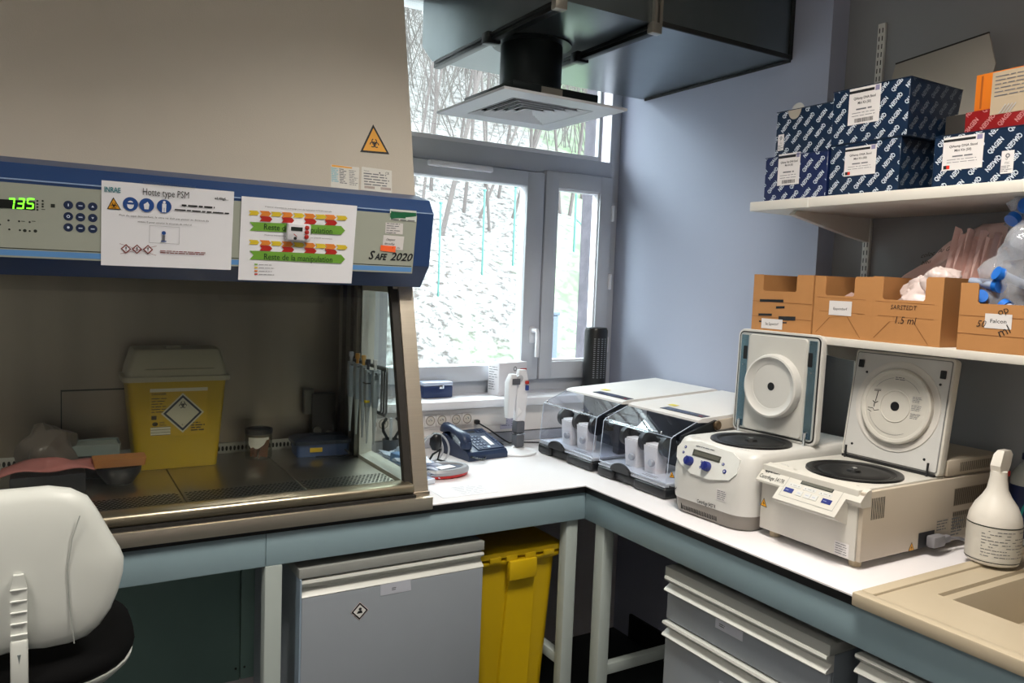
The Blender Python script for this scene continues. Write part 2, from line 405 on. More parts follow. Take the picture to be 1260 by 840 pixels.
m.box(WX-0.006, WX-0.0015, DYF, 2.68, DZ-0.010, DZ-0.001); part('edge_seal', m, t, world=True)
m = MB(seam); m.disc(F((DXL-0.0005, 2.05, 2.40), (0, -1, 0), (0, 0, 1)), 0, 0.09, 0.012, 0.0006); part('round_sticker', m, t, world=True)
NX, NYc = 1.43, 2.33
t = thing('ceiling_diffuser', 'square white louvred air diffuser hanging below the duct by the window', 'diffuser', (NX, NYc, 2.12))
dm = mat('dark_duct_neck', '#2b3234', 0.35, 0.75, noise=0.15)
m = MB(dm).lathe([(0.105, 0.05), (0.105, 0.215), (0.135, 0.217), (0.135, 0.2225)], (0,0,0), 36); part('neck', m, t)
m = MB(dm).box(-0.165, 0.165, -0.165, 0.165, 0.028, 0.052, 0.002)
for a, b, c, d in ((-.165, .165, -.165, -.156), (-.165, .165, .156, .165), (-.165, -.156, -.156, .156), (.156, .165, -.156, .156)): m.box(a, b, c, d, .0082, .0279)
m; part('plenum', m, t)
m = MB(alu).box(-0.06, 0.02, -0.168, -0.165, 0.018, 0.047); part('nameplate', m, t)
wm = mat('diffuser_white', '#c9ccd2', 0.4, noise=0.02)
m = MB(wm)
H = 0.235; I = 0.155
for a, b, c, d in ((-H, H, -H, -I), (-H, H, I, H), (-H, -I, -I, I), (I, H, -I, I)): m.box(a, b, c, d, 0, 0.008)
part('face_plate', m, t)
part('dark_recess', MB(mat('vent_shadow', '#0d0f10', 0.8)).box(-I, I, -I, I, 0.0255, 0.0275), t)
for k in range(5):
    a = 0.150-k*0.027; b = a-0.0165
    rings = [[(s1_*r, s2_*r, z) for s1_, s2_ in ((-1,-1),(1,-1),(1,1),(-1,1))] for r, z in ((a, 0.0), (a-0.0015, -0.001), (b-0.0015, 0.012), (b, 0.0135))]
    mm = MB(wm).loft(rings, cap0=False, cap1=(k == 4)); part('louvre', mm, t, smooth=0)

# ------------------------------------------------------------------ ceiling lamps
for i, (lx, ly, pw, col) in enumerate(LAMPS):
    t = thing('ceiling_lamp', ['square ceiling light over the right-hand bench', 'square ceiling light above the front of the safety cabinet', 'square ceiling light in the middle of the room'][i], 'lamp', (lx, ly, CEIL))
    m = MB(mat('lamp_frame_white', '#d8d8d8', 0.4)); 
    for a, b, c, d in ((-0.3, 0.3, -0.3, -0.28), (-0.3, 0.3, 0.28, 0.3), (-0.3, -0.28, -0.28, 0.28), (0.28, 0.3, -0.28, 0.28)): m.box(a, b, c, d, -0.03, 0)
    part('lamp_frame', m, t)
    part('diffuser_panel', MB(mat('lamp_panel', '#ffffff', 0.6, noise=0, emit='#fff2dc', es=3)).box(-0.28, 0.28, -0.28, 0.28, -0.012, -0.004), t)
    area('lamp_light', (lx, ly, CEIL-0.02), (0, 0, 0), 0.55, 0.55, pw, col, 2.25)
# ------------------------------------------------------------------ outdoors: steep bank with leaf litter, grass, saplings, fence posts
def terr(x, y):
    d = max(0.0, y-4.2)
    h = 0.35+0.50*d+0.010*d*d
    h += 0.25*math.sin(x*0.35+0.6)*min(1, d*0.15)-0.05*(x-3)*min(1, d*0.1)
    return h+0.05*math.sin(x*2.1+y*1.3)+0.04*math.sin(y*3.1-x*1.7)
gm = bpy.data.materials.new('leaf_litter_and_grass'); gm.use_nodes = True; nt = gm.node_tree; N = nt.nodes; L = nt.links; b = N['Principled BSDF']
b.inputs['Roughness'].default_value = 0.95
tc = N.new('ShaderNodeTexCoord')
n1 = N.new('ShaderNodeTexNoise'); n1.inputs['Scale'].default_value = 13.0; n1.inputs['Detail'].default_value = 8; n1.inputs['Roughness'].default_value = 0.75; L.new(tc.outputs['Object'], n1.inputs['Vector'])
r1 = N.new('ShaderNodeValToRGB'); r1.color_ramp.elements[0].position = 0.41; r1.color_ramp.elements[0].color = lin('#1c1412')
r1.color_ramp.elements[1].position = 0.515; r1.color_ramp.elements[1].color = lin('#5a5858'); L.new(n1.outputs['Fac'], r1.inputs[0])
n2 = N.new('ShaderNodeTexNoise'); n2.inputs['Scale'].default_value = 9.0; n2.inputs['Detail'].default_value = 6; L.new(tc.outputs['Object'], n2.inputs['Vector'])
r2 = N.new('ShaderNodeValToRGB'); r2.color_ramp.elements[0].position = 0.38; r2.color_ramp.elements[0].color = lin('#33452c'); r2.color_ramp.elements[1].position = 0.58; r2.color_ramp.elements[1].color = lin('#525f47')
L.new(n2.outputs['Fac'], r2.inputs[0])
n3 = N.new('ShaderNodeTexNoise'); n3.inputs['Scale'].default_value = 0.55; n3.inputs['Detail'].default_value = 5; L.new(tc.outputs['Object'], n3.inputs['Vector'])
sp = N.new('ShaderNodeSeparateXYZ'); L.new(tc.outputs['Object'], sp.inputs[0])
# lawn grows on the lower, right-hand ground
a1 = N.new('ShaderNodeMath'); a1.operation = 'MULTIPLY_ADD'; a1.inputs[1].default_value = 0.30; a1.inputs[2].default_value = -0.74; L.new(sp.outputs['X'], a1.inputs[0])
a2 = N.new('ShaderNodeMath'); a2.operation = 'MULTIPLY_ADD'; a2.inputs[1].default_value = -0.16; L.new(sp.outputs['Y'], a2.inputs[0]); L.new(a1.outputs[0], a2.inputs[2])
a3 = N.new('ShaderNodeMath'); a3.operation = 'MULTIPLY_ADD'; a3.inputs[1].default_value = 1.6; L.new(n3.outputs['Fac'], a3.inputs[0]); L.new(a2.outputs[0], a3.inputs[2])
r3 = N.new('ShaderNodeMapRange'); r3.inputs[1].default_value = 0.25; r3.inputs[2].default_value = 0.55; L.new(a3.outputs[0], r3.inputs[0])
mx = N.new('ShaderNodeMix'); mx.data_type = 'RGBA'; L.new(r3.outputs[0], mx.inputs[0]); L.new(r1.outputs[0], mx.inputs[6]); L.new(r2.outputs[0], mx.inputs[7]); L.new(mx.outputs[2], b.inputs['Base Color'])
m = MB(gm); nx, ny = 70, 80; vs = []; fs = []
for j in range(ny+1):
    for i in range(nx+1):
        x = -8+i*38/nx; y = 3.2+(j/ny)**1.5*36; vs.append((x, y, terr(x, y)))
for j in range(ny):
    for i in range(nx): a = j*(nx+1)+i; fs.append((a, a+1, a+nx+2, a+nx+1))
m.add(vs, fs); gnd = struct('hillside', m)
bark = mat('pale_bark', '#423c39', 0.9, noise=0.4, nscale=12, bump=0.5, bscale=40)
bark2 = mat('reddish_twig_bark', '#3a3332', 0.9, noise=0.3, nscale=12)
rd = random.Random(11)
def branch(m, p, d, l, r, depth, seg=5):
    pts = [p]; q = p.copy(); dd = d.copy()
    for k in range(4):
        dd = (dd+Vector((rd.uniform(-.12,.12), rd.uniform(-.12,.12), rd.uniform(-.03,.10)))).normalized(); q = q+dd*l/4; pts.append(q.copy())
    m.tube(pts, r, seg, [r*(1-0.17*k) for k in range(5)])
    if depth > 0:
        for k in range(rd.randint(3, 5) if depth > 1 else 3):
            i = rd.randint(1, 4); a = rd.uniform(0, 2*PI); sp_ = rd.uniform(0.35, 0.8)
            nd = (dd+Vector((math.cos(a)*sp_, math.sin(a)*sp_, rd.uniform(0.0, 0.5)))).normalized()
            branch(m, pts[i], nd, l*rd.uniform(0.4, 0.6), r*0.42, depth-1, 4)
def spot(px, py):
    d = (px-630)/FPX*_r - (py-420)/FPX*_u + _f; t = 3.0
    while t < 60:
        q = CAM+d*t
        if q.y > 3.3 and q.z < terr(q.x, q.y): return q
        t += 0.05
    return CAM+d*20
trees = [(541, 290, .085, .25, 'leaning bare tree with a pale trunk, left in the window'), (570, 262, .06, .1, None), (603, 285, .05, -.1, None), (628, 270, .06, .3, None), (516, 280, .05, .05, None),
         (585, 270, .05, .4, None), (650, 262, .05, 0, None), (700, 265, .06, .1, None), (690, 262, .05, -.1, None), (556, 240, .05, .1, None), (612, 245, .05, .1, None),
         (640, 240, .06, .2, None), (530, 235, .06, 0, None), (505, 245, .05, .1, None), (715, 245, .06, 0, None), (730, 235, .05, .1, None), (598, 230, .05, 0, None)]
ORD = ['first', 'second', 'third', 'fourth', 'fifth', 'sixth', 'seventh', 'eighth', 'ninth', 'tenth', 'eleventh', 'twelfth', 'thirteenth', 'fourteenth', 'fifteenth', 'sixteenth', 'seventeenth']
LBL = {q_: 'thin bare sapling on the bank outside, %s trunk from the left' % ORD[i] for i, q_ in enumerate(sorted(a[0] for a in trees))}
for px, py, r, lean, lb in trees:
    q = spot(px, py); q.z = terr(q.x, q.y)-0.1
    dist = (q-CAM).length; r_ = r*dist/(14 if r > .1 else 24)
    t = thing('bare_tree', lb or LBL[px], 'tree', q, group='bare trees on the bank')
    m = MB(bark if r > .1 else bark2); tall = rd.uniform(5, 8)
    pts = [Vector((0,0,0))]; qq = Vector((0,0,0)); dd = Vector((lean, 0, 1)).normalized(); bm_ = MB(bark2)
    for k in range(7):
        dd = (dd+Vector((rd.uniform(-.06,.06), rd.uniform(-.06,.06), 0.02))).normalized(); qq = qq+dd*tall/7; pts.append(qq.copy())
    m.tube(pts, r_, 8, [r_*(1-0.11*k) for k in range(8)])
    for k in range(14):
        i = rd.randint(1, 7); a = rd.uniform(0, 2*PI)
        branch(bm_, pts[i], Vector((math.cos(a)*.45, math.sin(a)*.3, 0.8)).normalized(), rd.uniform(0.8, 1.7), r_*0.28, 2)
    part('trunk', m, t); part('branches', bm_, t)
# dense brushwood further up the bank: nobody could count the twigs
m = MB(mat('pale_brushwood', '#3b3634', 0.9, noise=0.3, nscale=12))
for k in range(5000):
    x = rd.uniform(-1, 17); y = rd.uniform(9.5, 24); z = terr(x, y)-0.05
    d = Vector((rd.uniform(-.45,.45), rd.uniform(-.2,.2), 1)).normalized(); l = rd.uniform(1.0, 4.0); r_ = rd.uniform(0.005, 0.013)
    p = Vector((x, y, z)); q = p+d*l*0.5+Vector((rd.uniform(-.1,.1), 0, 0)); e = p+d*l+Vector((rd.uniform(-.4,.4), 0, 0))
    m.tube([p, q, e], r_, 3, [r_, r_*.7, r_*.3])
    for j in range(3):
        s0 = p.lerp(e, rd.uniform(.3,.9)); m.tube([s0, s0+Vector((rd.uniform(-.5,.5), rd.uniform(-.2,.2), rd.uniform(.1,.6)))], r_*.5, 3)
tag(part('brushwood', m), 'bare twigs and brushwood covering the upper bank outside', 'brushwood', kind='stuff')
postm = mat('turquoise_paint', '#1a4f4a', 0.5, noise=0.05)
for px, pb, pt, lb in ((539, 366, 258, 'turquoise fence post leftmost in the large pane'), (593, 338, 255, 'turquoise fence post in the middle of the large pane'), (631, 327, 255, 'turquoise fence post at the right of the large pane'), (706, 312, 253, 'turquoise fence post with a brace, seen in the narrow right pane')):
    q = spot(px, pb); q.z = terr(q.x, q.y)-0.05
    d = (px+ (pb-pt)*0.025-630)/FPX*_r-(pt-420)/FPX*_u+_f
    tt = (q.y-CAM.y)/d.y; top = (CAM+d*tt).z
    t = thing('fence_post', lb, 'fence post', q, group='turquoise fence posts')
    w_ = 0.0020*(q-CAM).length
    m = MB(postm).box(-w_/2, w_/2, -w_/2, w_/2, 0, max(0.8, top-q.z), 0.003); part('post', m, t)
    m = MB(postm).box(-w_/2-0.005, w_/2+0.005, -w_/2-0.005, w_/2+0.005, max(0.8, top-q.z), max(0.8, top-q.z)+0.02, 0.003); part('post_cap', m, t)
    if px == 706: part('brace', MB(postm).bar((0, 0, (top-q.z)*.75), (0.35, 0.0, (top-q.z)*.3), w_*.7), t)
A_ = hit(655, 440, (0, 4.05, 0), (0, 1, 0)); B_ = hit(688, 388, (0, 4.05, 0), (0, 1, 0))
t = thing('outdoor_bin', 'dark blue post-like bin outside, low in the narrow right pane', 'bin', (B_.x-0.1, 4.05, 0.2))
m = MB(mat('dark_blue_outdoor_plastic', '#1c2c40', 0.5)).box(-0.03, 0.1, 0.0, 0.15, 0, B_.z-0.2, 0.01); part('body', m, t)
part('lid', MB(mat('dark_blue_outdoor_plastic', '#1c2c40')).box(-0.035, 0.105, -0.005, 0.155, B_.z-0.1995, B_.z-0.18, 0.004), t)
# ------------------------------------------------------------------ microbiological safety cabinet
class PF(F):
    """frame whose measurements are read off the photograph's pixels"""
    def q(s, px, py):
        h = hit(px, py, s.o, s.n)-s.o; return (h.dot(s.u), h.dot(s.v))
    def k(s, px, py):
        a = s.q(px, py); b_ = s.q(px+4, py); return math.hypot(b_[0]-a[0], b_[1]-a[1])/4
    def pts(s, L_): return [s.q(*p) for p in L_]
case_m = mat('cream_enamel_orange_peel', '#d3cbbd', 0.42, noise=0.02, bump=0.25, bscale=350)
blue_m = mat('blue_enamel', '#223f6e', 0.38, noise=0.04)
HX0, HX1 = -0.95, 0.96
cab = thing('safety_cabinet', 'large cream and blue biological safety cabinet with slanted glass front and stainless base', 'safety cabinet', (0.0, 2.35, 0.90))
fy = lambda z: 2.031+0.264*(z-0.886)          # slanted front line
part('upper_case', MB(case_m).prism([(2.193, 1.784), (2.340, 2.48), (2.70, 2.48), (2.70, 1.62), (2.25, 1.62)], 'x', HX0, HX1), cab, world=True)
hp = [(2.20, 1.792), (2.096, 1.768), (2.064, 1.727), (2.086, 1.58), (2.142, 1.519), (2.235, 1.519), (2.25, 1.62)]
part('front_header', MB(blue_m).prism(hp, 'x', HX0-0.01, HX1+0.002), cab, world=True, smooth=20)
part('header_edge_line', MB(mat('pale_edge', '#8fa6c8', 0.4)).bar((HX0-0.01, 2.0645, 1.729), (HX1+0.002, 2.0645, 1.729), 0.003), cab, world=True)
HF = PF((0, 2.064, 1.727), (1, 0, 0), (0, -0.022, 0.147))
panel_m = mat('grey_green_panel', '#a3a89c', 0.45, noise=0.02)
m = MB(panel_m)
tl = HF.q(0, 226); trr = HF.q(513, 263); br = HF.q(507, 336); vt = (tl[1]+trr[1])/2; vb = HF.q(0, 316)[1]; vb = (vb+br[1])/2; ux = (trr[0]+br[0])/2
m.slab(HF, HX0+0.05, vb, ux, vt, 0.0015)
m.use(mat('panel_stripe_blue', '#5f94cf', 0.45)).rect(HF, HX0+0.05, vb+0.004, ux-0.003, vb+0.017, 0.0019)
m.use(mat('panel_line_dark', '#27302f', 0.5)).rect(HF, HX0+0.05, vb+0.0195, ux-0.004, vb+0.0215, 0.0019)
pn = part('control_panel', m, cab, world=True, smooth=0)
# display with the digits 735
l0 = 0.0020
m = MB(mat('display_black', '#070909', 0.3)); a = HF.q(-12, 244); b_ = HF.q(43, 258); m.slab(HF, a[0]-0.03, b_[1]-0.0005, b_[0], a[1]+0.0005, 0.0026)
m.use(mat('led_green', '#7dff3a', 0.5, noise=0, emit='#6dff2a', es=2.5))
def seg7(m, F_, u, v, w_, h, segs, lift):
    t = w_*0.2; y2 = v+h/2
    R = {'a': (u+t, v+h-t, u+w_-t*.3, v+h), 'g': (u+t*.6, y2-t/2, u+w_-t*.6, y2+t/2), 'd': (u+t*.3, v, u+w_-t, v+t),
         'f': (u, y2+t*.3, u+t, v+h-t*.3), 'b': (u+w_-t, y2+t*.3, u+w_, v+h-t*.3), 'e': (u, v+t*.3, u+t, y2-t*.3), 'c': (u+w_-t, v+t*.3, u+w_, y2-t*.3)}
    for s_ in segs:
        r = R[s_]; k = h*0.12
        m.poly(F_, [(r[0]+k*(r[1]-v)/h, r[1]), (r[2]+k*(r[1]-v)/h, r[1]), (r[2]+k*(r[3]-v)/h, r[3]), (r[0]+k*(r[3]-v)/h, r[3])], lift)
for px, sg in ((8, 'abc'), (20, 'abgcd'), (32, 'afgcd')):
    a = HF.q(px, 256.5); seg7(m, HF, a[0], a[1], 0.0140, 0.0235, sg, 0.0029)
part('led_display', m, pn, world=True, smooth=0)
for j, py in enumerate((252, 266, 279.5)):
    for i, px in enumerate((84, 99, 114)):
        m = MB(mat('button_navy', '#1c2c4e', 0.45)); q = HF.q(px, py+i*1.0); m.disc(HF, q[0], q[1], 0.0096, 0.0024, 20)
        m.use(mat('button_symbol', '#c9d3e6', 0.5)); k = j*3+i
        if k == 2: m.poly(HF, [(q[0]-.003, q[1]-.002), (q[0]+.003, q[1]-.002), (q[0], q[1]+.003)], 0.003)
        elif k == 5: m.poly(HF, [(q[0]-.003, q[1]+.002), (q[0], q[1]-.003), (q[0]+.003, q[1]+.002)], 0.003)
        elif k in (3,): m.ring(HF, q[0], q[1], .002, .0035, 0.003)
        elif k == 6: m.disc(HF, q[0], q[1], .0028, 0.003)
        elif k == 0: m.rect(HF, q[0]-.0012, q[1]-.003, q[0]+.0012, q[1]+.003, 0.003)
        else: m.rect(HF, q[0]-.004, q[1]-.0012, q[0]+.004, q[1]+.0012, 0.003)
        part('button', m, pn, world=True, smooth=0)
m = MB(mat('indicator_dark', '#2c302c', 0.6))
for px, py in ((46,247),(46,251),(46,254.5),(46,258),(52.5,247),(52.5,251),(52.5,254),(10.5,271),(23.5,272),(36.5,273),(11.5,282),(24.5,283),(36.5,284),(0,276)):
    q = HF.q(px, py); m.disc(HF, q[0], q[1], 0.0022, 0.0022, 8)
q = HF.q(65, 253); m.rect(HF, q[0]-.004, q[1]-.004, q[0]+.004, q[1]+.004, 0.0022)
for px, py in ((30.5,283.5),(43.5,284)): q = HF.q(px, py); m.disc(HF, q[0], q[1], 0.0036, 0.0022, 10)
for px, py in ((28,272),(41,272),(53,257.5)): q = HF.q(px, py); m.rect(HF, q[0]-.003, q[1]-.0006, q[0]+.004, q[1]+.0006, 0.0022)
tag(part('indicators', m, pn, world=True, smooth=0), kind='stuff')
m = MB(mat('lettering_navy', '#10151c', 0.5)); q = HF.q(452.5, 318.5); q2 = HF.q(507, 321)
m.text(HF, 'S', q[0], q[1], 0.034, shear=0.3, bold=0.02, lift=0.0025, wid=0.019); m.text(HF, 'AFE', q[0]+0.0195, q[1], 0.0245, shear=0.3, bold=0.03, lift=0.0025, wid=0.036)
m.text(HF, '2020', q[0]+0.064, q[1]+0.0002, 0.031, shear=0.3, bold=0.02, lift=0.0025, wid=q2[0]-q[0]-0.064)
part('lettering', m, pn, world=True, smooth=0)
# case stickers
CF = PF((0, 2.193, 1.784), (1, 0, 0), (0, 0.147, 0.696))
def trefoil(m, F_, a, b, s, lift, ink):
    m.use(ink)
    for k in range(3):
        t = PI/2+k*2*PI/3; x = a+s*0.42*math.cos(t); y = b+s*0.42*math.sin(t)
        m.ring(F_, x, y, s*0.34, s*0.52, lift, 18, t+0.45, t+2*PI-0.45)
        m.line(F_, [(a+s*0.12*math.cos(t+PI), b+s*0.12*math.sin(t+PI)), (a+s*.3*math.cos(t+PI), b+s*.3*math.sin(t+PI))], s*0.10, lift)
    m.ring(F_, a, b, s*0.26, s*0.38, lift, 18); m.disc(F_, a, b, s*0.1, lift)
def warn_tri(m, F_, T, lift, hazard=None, s=None):
    """T: three corners, apex first"""
    cx = sum(p[0] for p in T)/3; cy = sum(p[1] for p in T)/3
    m.use(black_ink).poly(F_, T, lift); sc = lambda k: [(cx+(p[0]-cx)*k, cy+(p[1]-cy)*k) for p in T]
    m.use(warn_yellow).poly(F_, sc(0.80), lift+0.0003)
    if hazard == 'bio': trefoil(m, F_, cx, cy-0.0005, s, lift+0.0006, black_ink)
    else:
        m.use(black_ink); h = T[0][1]-cy; m.poly(F_, [(cx-h*.05, cy-h*.28), (cx+h*.22, cy+h*.1), (cx+h*.0, cy+h*.1), (cx+h*.1, cy+h*.5), (cx-h*.2, cy-h*.02), (cx+h*.02, cy-h*.02)], lift+0.0006)
m = MB(); warn_tri(m, CF, CF.pts([(459, 153), (443, 187), (479, 190)]), 0.001, 'bio', 0.0165)
part('biohazard_sign', m, cab, world=True, smooth=0)
m = MB(mat('pale_sticker', '#d8d6cf', 0.6)); A = CF.pts([(407, 202), (442, 206), (441, 234), (407, 230)]); m.poly(CF, A, 0.0008)
m.use(warn_yellow).poly(CF, CF.pts([(408, 202.5), (433, 206), (433, 207.6), (408, 205)]), 0.0012)
m.use(mat('sticker_cyan', '#9bc4cc', 0.6)); a = CF.q(408, 224); b_ = CF.q(416, 207); m.lines(CF, a[0], a[1], b_[0], b_[1], 8, h=.7, seed=1, ragged=.2, lift=0.0012)
m.use(grey_ink); a = CF.q(418, 226); b_ = CF.q(426, 208); m.lines(CF, a[0], a[1], b_[0], b_[1], 9, h=.5, seed=2, lift=0.0012)
a = CF.q(430, 228); b_ = CF.q(440, 210); m.lines(CF, a[0], a[1], b_[0], b_[1], 9, h=.35, seed=5, lift=0.0012)
part('data_sticker', m, cab, world=True, smooth=0)
m = MB(mat('pale_sticker', '#d8d6cf')); m.poly(CF, CF.pts([(445, 205), (482, 210), (482, 238), (444, 233)]), 0.0008)
m.use(grey_ink); a = CF.q(448, 228); b_ = CF.q(480, 215); m.lines(CF, a[0], a[1], b_[0], b_[1], 5, h=.4, seed=6, lift=0.0012, ragged=.2)
m.use(mat('barcode_brown', '#8a6b66', 0.6))
for x0, x1 in ((448.5, 461), (468.5, 481)):
    a = CF.q(x0, 231.5+(x0-448)*.09); b_ = CF.q(x1, 228.5+(x1-448)*.09)
    for k in range(12): m.rect(CF, a[0]+(b_[0]-a[0])*k/12, a[1], a[0]+(b_[0]-a[0])*(k+.6)/12, b_[1], 0.0012)
m.use(black_ink); a = CF.q(474, 214.5); m.text(CF, 'CE', a[0], a[1], 0.010, lift=0.0012); a = CF.q(467, 213); m.disc(CF, a[0], a[1], 0.0022, 0.0012, 8)
a = CF.q(447.5, 210.5); m.text(CF, 'Thermo', a[0], a[1], 0.005, lift=0.0012)
part('rating_plate', m, cab, world=True, smooth=0)

# base, posts, glass
m = MB(steel_h).box(HX0, HX1, 2.004, 2.05, 0.889, 0.9265, 0.003); part('front_rail', m, cab, world=True)
m = MB(mat('rail_shadow_gap', '#1a1917', 0.7)).box(HX0, HX1-0.05, 2.012, 2.05, 0.9265, 0.9335); part('rail_gap', m, cab, world=True)
m = MB(mat('satin_steel_warm', '#c9bda4', 0.32, 1.0, noise=0.05)).box(HX0+0.04, 0.912, 2.022, 2.092, 0.9335, 0.963, 0.010, 3); part('sill_bead', m, cab, world=True)
part('base', MB(steel).box(HX0, HX1, 2.03, 2.70, 0.9005, 0.935), cab, world=True)
def slant(x0, x1, z0, z1, d0, d1): return ([(fy(z0)+d0, z0), (fy(z1)+d0, z1), (fy(z1)+d1, z1), (fy(z0)+d1, z0)], x0, x1)
for x0, x1 in ((0.915, HX1), (HX0, HX0+0.045)):
    P, a, b_ = slant(x0, x1, 0.889, 1.56, -0.004, 0.028); part('post', MB(steel_h).prism(P, 'x', a, b_), cab, world=True, smooth=20)
    i = 0.892 if x0 > 0 else HX0+0.045
    P, a, b_ = slant(i, i+0.024, 0.945, 1.56, 0.004, 0.026); part('glass_gasket', MB(mat('dark_gasket', '#26231f', 0.5)).prism(P, 'x', a, b_), cab, world=True, smooth=20)
cab_glass = glass('cabinet_glass', '#f0f3f1', 1.15)
P, a, b_ = slant(HX0+0.04, 0.90, 0.95, 1.60, 0.020, 0.026); part('sash_glass', MB(cab_glass).prism(P, 'x', a, b_), cab, world=True, smooth=0)
side_m = mat('cream_side_frame', '#dcd8cc', 0.45, noise=0.02); dk_steel = mat('dark_lining_steel', '#6a6660', 0.32, 1.0, noise=0.12, nscale=7, stretch=(1, 1, 0.15))
for sgn, xi, xo in ((1, 0.90, HX1-0.001), (-1, HX0+0.001, HX0+0.06)):
    m = MB(side_m); a_, b2 = (2.455, 2.495) if sgn > 0 else (2.495, 2.455); m.prism([(xi, a_), (xo, b2), (xo, 2.70), (xi, 2.70)], 'z', 0.9355, 1.62); m.box(xi, xo, 2.10, 2.50, 0.9355, 0.958); m.box(xi, xo, 2.20, 2.50, 1.50, 1.62)
    part('side_frame', m, cab, world=True, smooth=0)
    xm = (xi+xo)/2; part('side_window', MB(gl).add([(xm, 2.11, 0.958), (xm, 2.475, 0.958), (xm, 2.475, 1.50), (xm, 2.255, 1.50)], [(0, 1, 2, 3)]), cab, world=True, smooth=0)
    xl = xi-0.003 if sgn > 0 else xo
    m = MB(dk_steel).box(xl, xl+0.003, 2.462, 2.672, 0.952, 1.60)
    m.box(xl-0.012*sgn, xl+0.003, 2.462, 2.478, 0.952, 1.60); m.box(xl-0.010*sgn, xl, 2.53, 2.545, 0.952, 1.60); m.box(xl-0.014*sgn, xl, 2.60, 2.63, 0.952, 1.60); part('side_lining', m, cab, world=True, smooth=0)
bk = mat('back_wall_steel', '#a3978a', 0.34, 1.0, noise=0.28, nscale=3.0, stretch=(3, 3, 0.12), bump=0.06, bscale=6)
part('back_wall', MB(bk).box(HX0+0.06, 0.898, 2.672, 2.70, 0.9355, 1.61), cab, world=True, smooth=0)
part('inner_ceiling', MB(bk).box(HX0+0.06, 0.898, 2.24, 2.70, 1.60, 1.615), cab, world=True, smooth=0)
xs = [-0.888, -0.62, -0.307, 0.006, 0.3195, 0.632, 0.896]
hole = mat('hole_black', '#060606', 0.9, noise=0)
for a, b_ in zip(xs, xs[1:]):
    tr_ = part('work_tray', MB(steel_floor).box(a+0.0015, b_-0.0015, 2.086, 2.668, 0.936, 0.95, 0.002), cab, world=True)
    m = MB(hole); g = F((0, 0, 0.95), (1, 0, 0), (0, 1, 0))
    n = int((b_-a-0.016)/0.0118)
    for j in range(11):
        for i in range(n): m.disc(g, a+0.012+i*0.0118+(0.0059 if j % 2 else 0), 2.102+j*0.0118, 0.0047, 0.0004, 6)
    tag(part('perforation', m, tr_, world=True, smooth=0), kind='stuff')
    m = MB(mat('vent_strip_white', '#cfccc4', 0.4)).box(a+0.004, b_-0.004, 2.660, 2.672, 0.950, 0.983)
    g = F((0, 2.66, 0), (1, 0, 0), (0, 0, 1)); m.use(hole)
    for i in range(int((b_-a-0.02)/0.0125)): m.disc(g, a+0.014+i*0.0125, 0.966, 0.0042, 0.0004, 8, 0.0085)
    part('rear_vent_strip', m, cab, world=True, smooth=0)
m = MB(mat('panel_groove', '#22251f', 0.5)); g = F((0, 2.672, 0), (1,0,0), (0,0,1))
for r in ((0.05, 1.17, 0.24, 1.175), (0.05, 0.99, 0.053, 1.17), (0.237, 0.99, 0.24, 1.17)): m.rect(g, *r, 0.0006)
part('inspection_panel', m, cab, world=True, smooth=0)

# ---- papers and stickers on the header (each could be peeled off)
def sheet(name, label, cat, F_, corners, t, mm, group=None):
    Q = F_.pts(corners); us = ((Q[0][0]+Q[3][0])/2, (Q[1][0]+Q[2][0])/2); vs = ((Q[2][1]+Q[3][1])/2, (Q[0][1]+Q[1][1])/2)
    o = thing(name, label, cat, F_.p((us[0]+us[1])/2, (vs[0]+vs[1])/2, 0.002), 0, group)
    return o, us, vs
HS = PF(HF.p(0, 0, 0.0028), HF.u, HF.v)
def bent_sheet(F_, us, vs, mm, lift, wave, seed):
    n = 12; rd_ = random.Random(seed); m = MB(mm); V = []; Fc = []
    ph = rd_.uniform(0, 6)
    for j in range(n+1):
        for i in range(n+1):
            a = i/n; b_ = j/n
            V.append(F_.p(us[0]+(us[1]-us[0])*a, vs[0]+(vs[1]-vs[0])*b_, lift+wave*(0.5+0.5*math.sin(ph+a*5+b_*2))*(0.3+abs(a-.5)*1.2)))
    for j in range(n):
        for i in range(n): k = j*(n+1)+i; Fc.append((k, k+1, k+n+2, k+n+1))
    return m.add(V, Fc)
o, us, vs = sheet('paper_notice', 'white sheet headed Hotte type PSM with blue pictograms, taped to the cabinet header', 'notice', HS, [(124, 221), (287, 236), (285, 332), (125, 326)], 0, 0)
PP = F_1 = PF(HS.p(0, 0, 0.0016), HS.u, HS.v)
part('sheet', bent_sheet(HS, us, vs, white_paper, 0.0, 0.0012, 1), o, world=True)
K = PP.k(200, 280)
m = MB(mat('logo_teal', '#2e7d88', 0.6)); q = PP.q(128, 235.5); m.text(PP, 'INRAE', q[0], q[1], 7*K*1.3, wid=19*K, bold=.02)
m.use(black_ink); q = PP.q(175, 239.5); m.text(PP, 'Hotte type PSM', q[0], q[1], 0.023, wid=57*K)
q = PP.q(264, 245); m.text(PP, 'eLilligL..', q[0], q[1], 0.008, wid=18*K, bold=.02)
m.use(black_ink); q = PP.q(217, 252.5); m.lines(PP, q[0]+.012, q[1]-.003, q[0]+.09, q[1]+.005, 1, h=.5, seed=7, ragged=.1); q = PP.q(215, 256.5); m.lines(PP, q[0], q[1]-.006, PP.q(282, 262)[0], q[1]+.001, 1, h=.45, seed=8, ragged=0)
q = PP.q(203, 268.6); m.text(PP, 'Flux de type descendant, la vitre ne doit pas passer au dessous du', q[0], q[1]-0.001, 0.006, 'c', wid=110*K)
q = PP.q(203, 275); m.text(PP, "niveau 0 pour assurer la sécurité de celui-ci", q[0], q[1]-0.001, 0.006, 'c', wid=66*K)
tag(part('printed_text', m, o, world=True, smooth=0), kind='stuff')
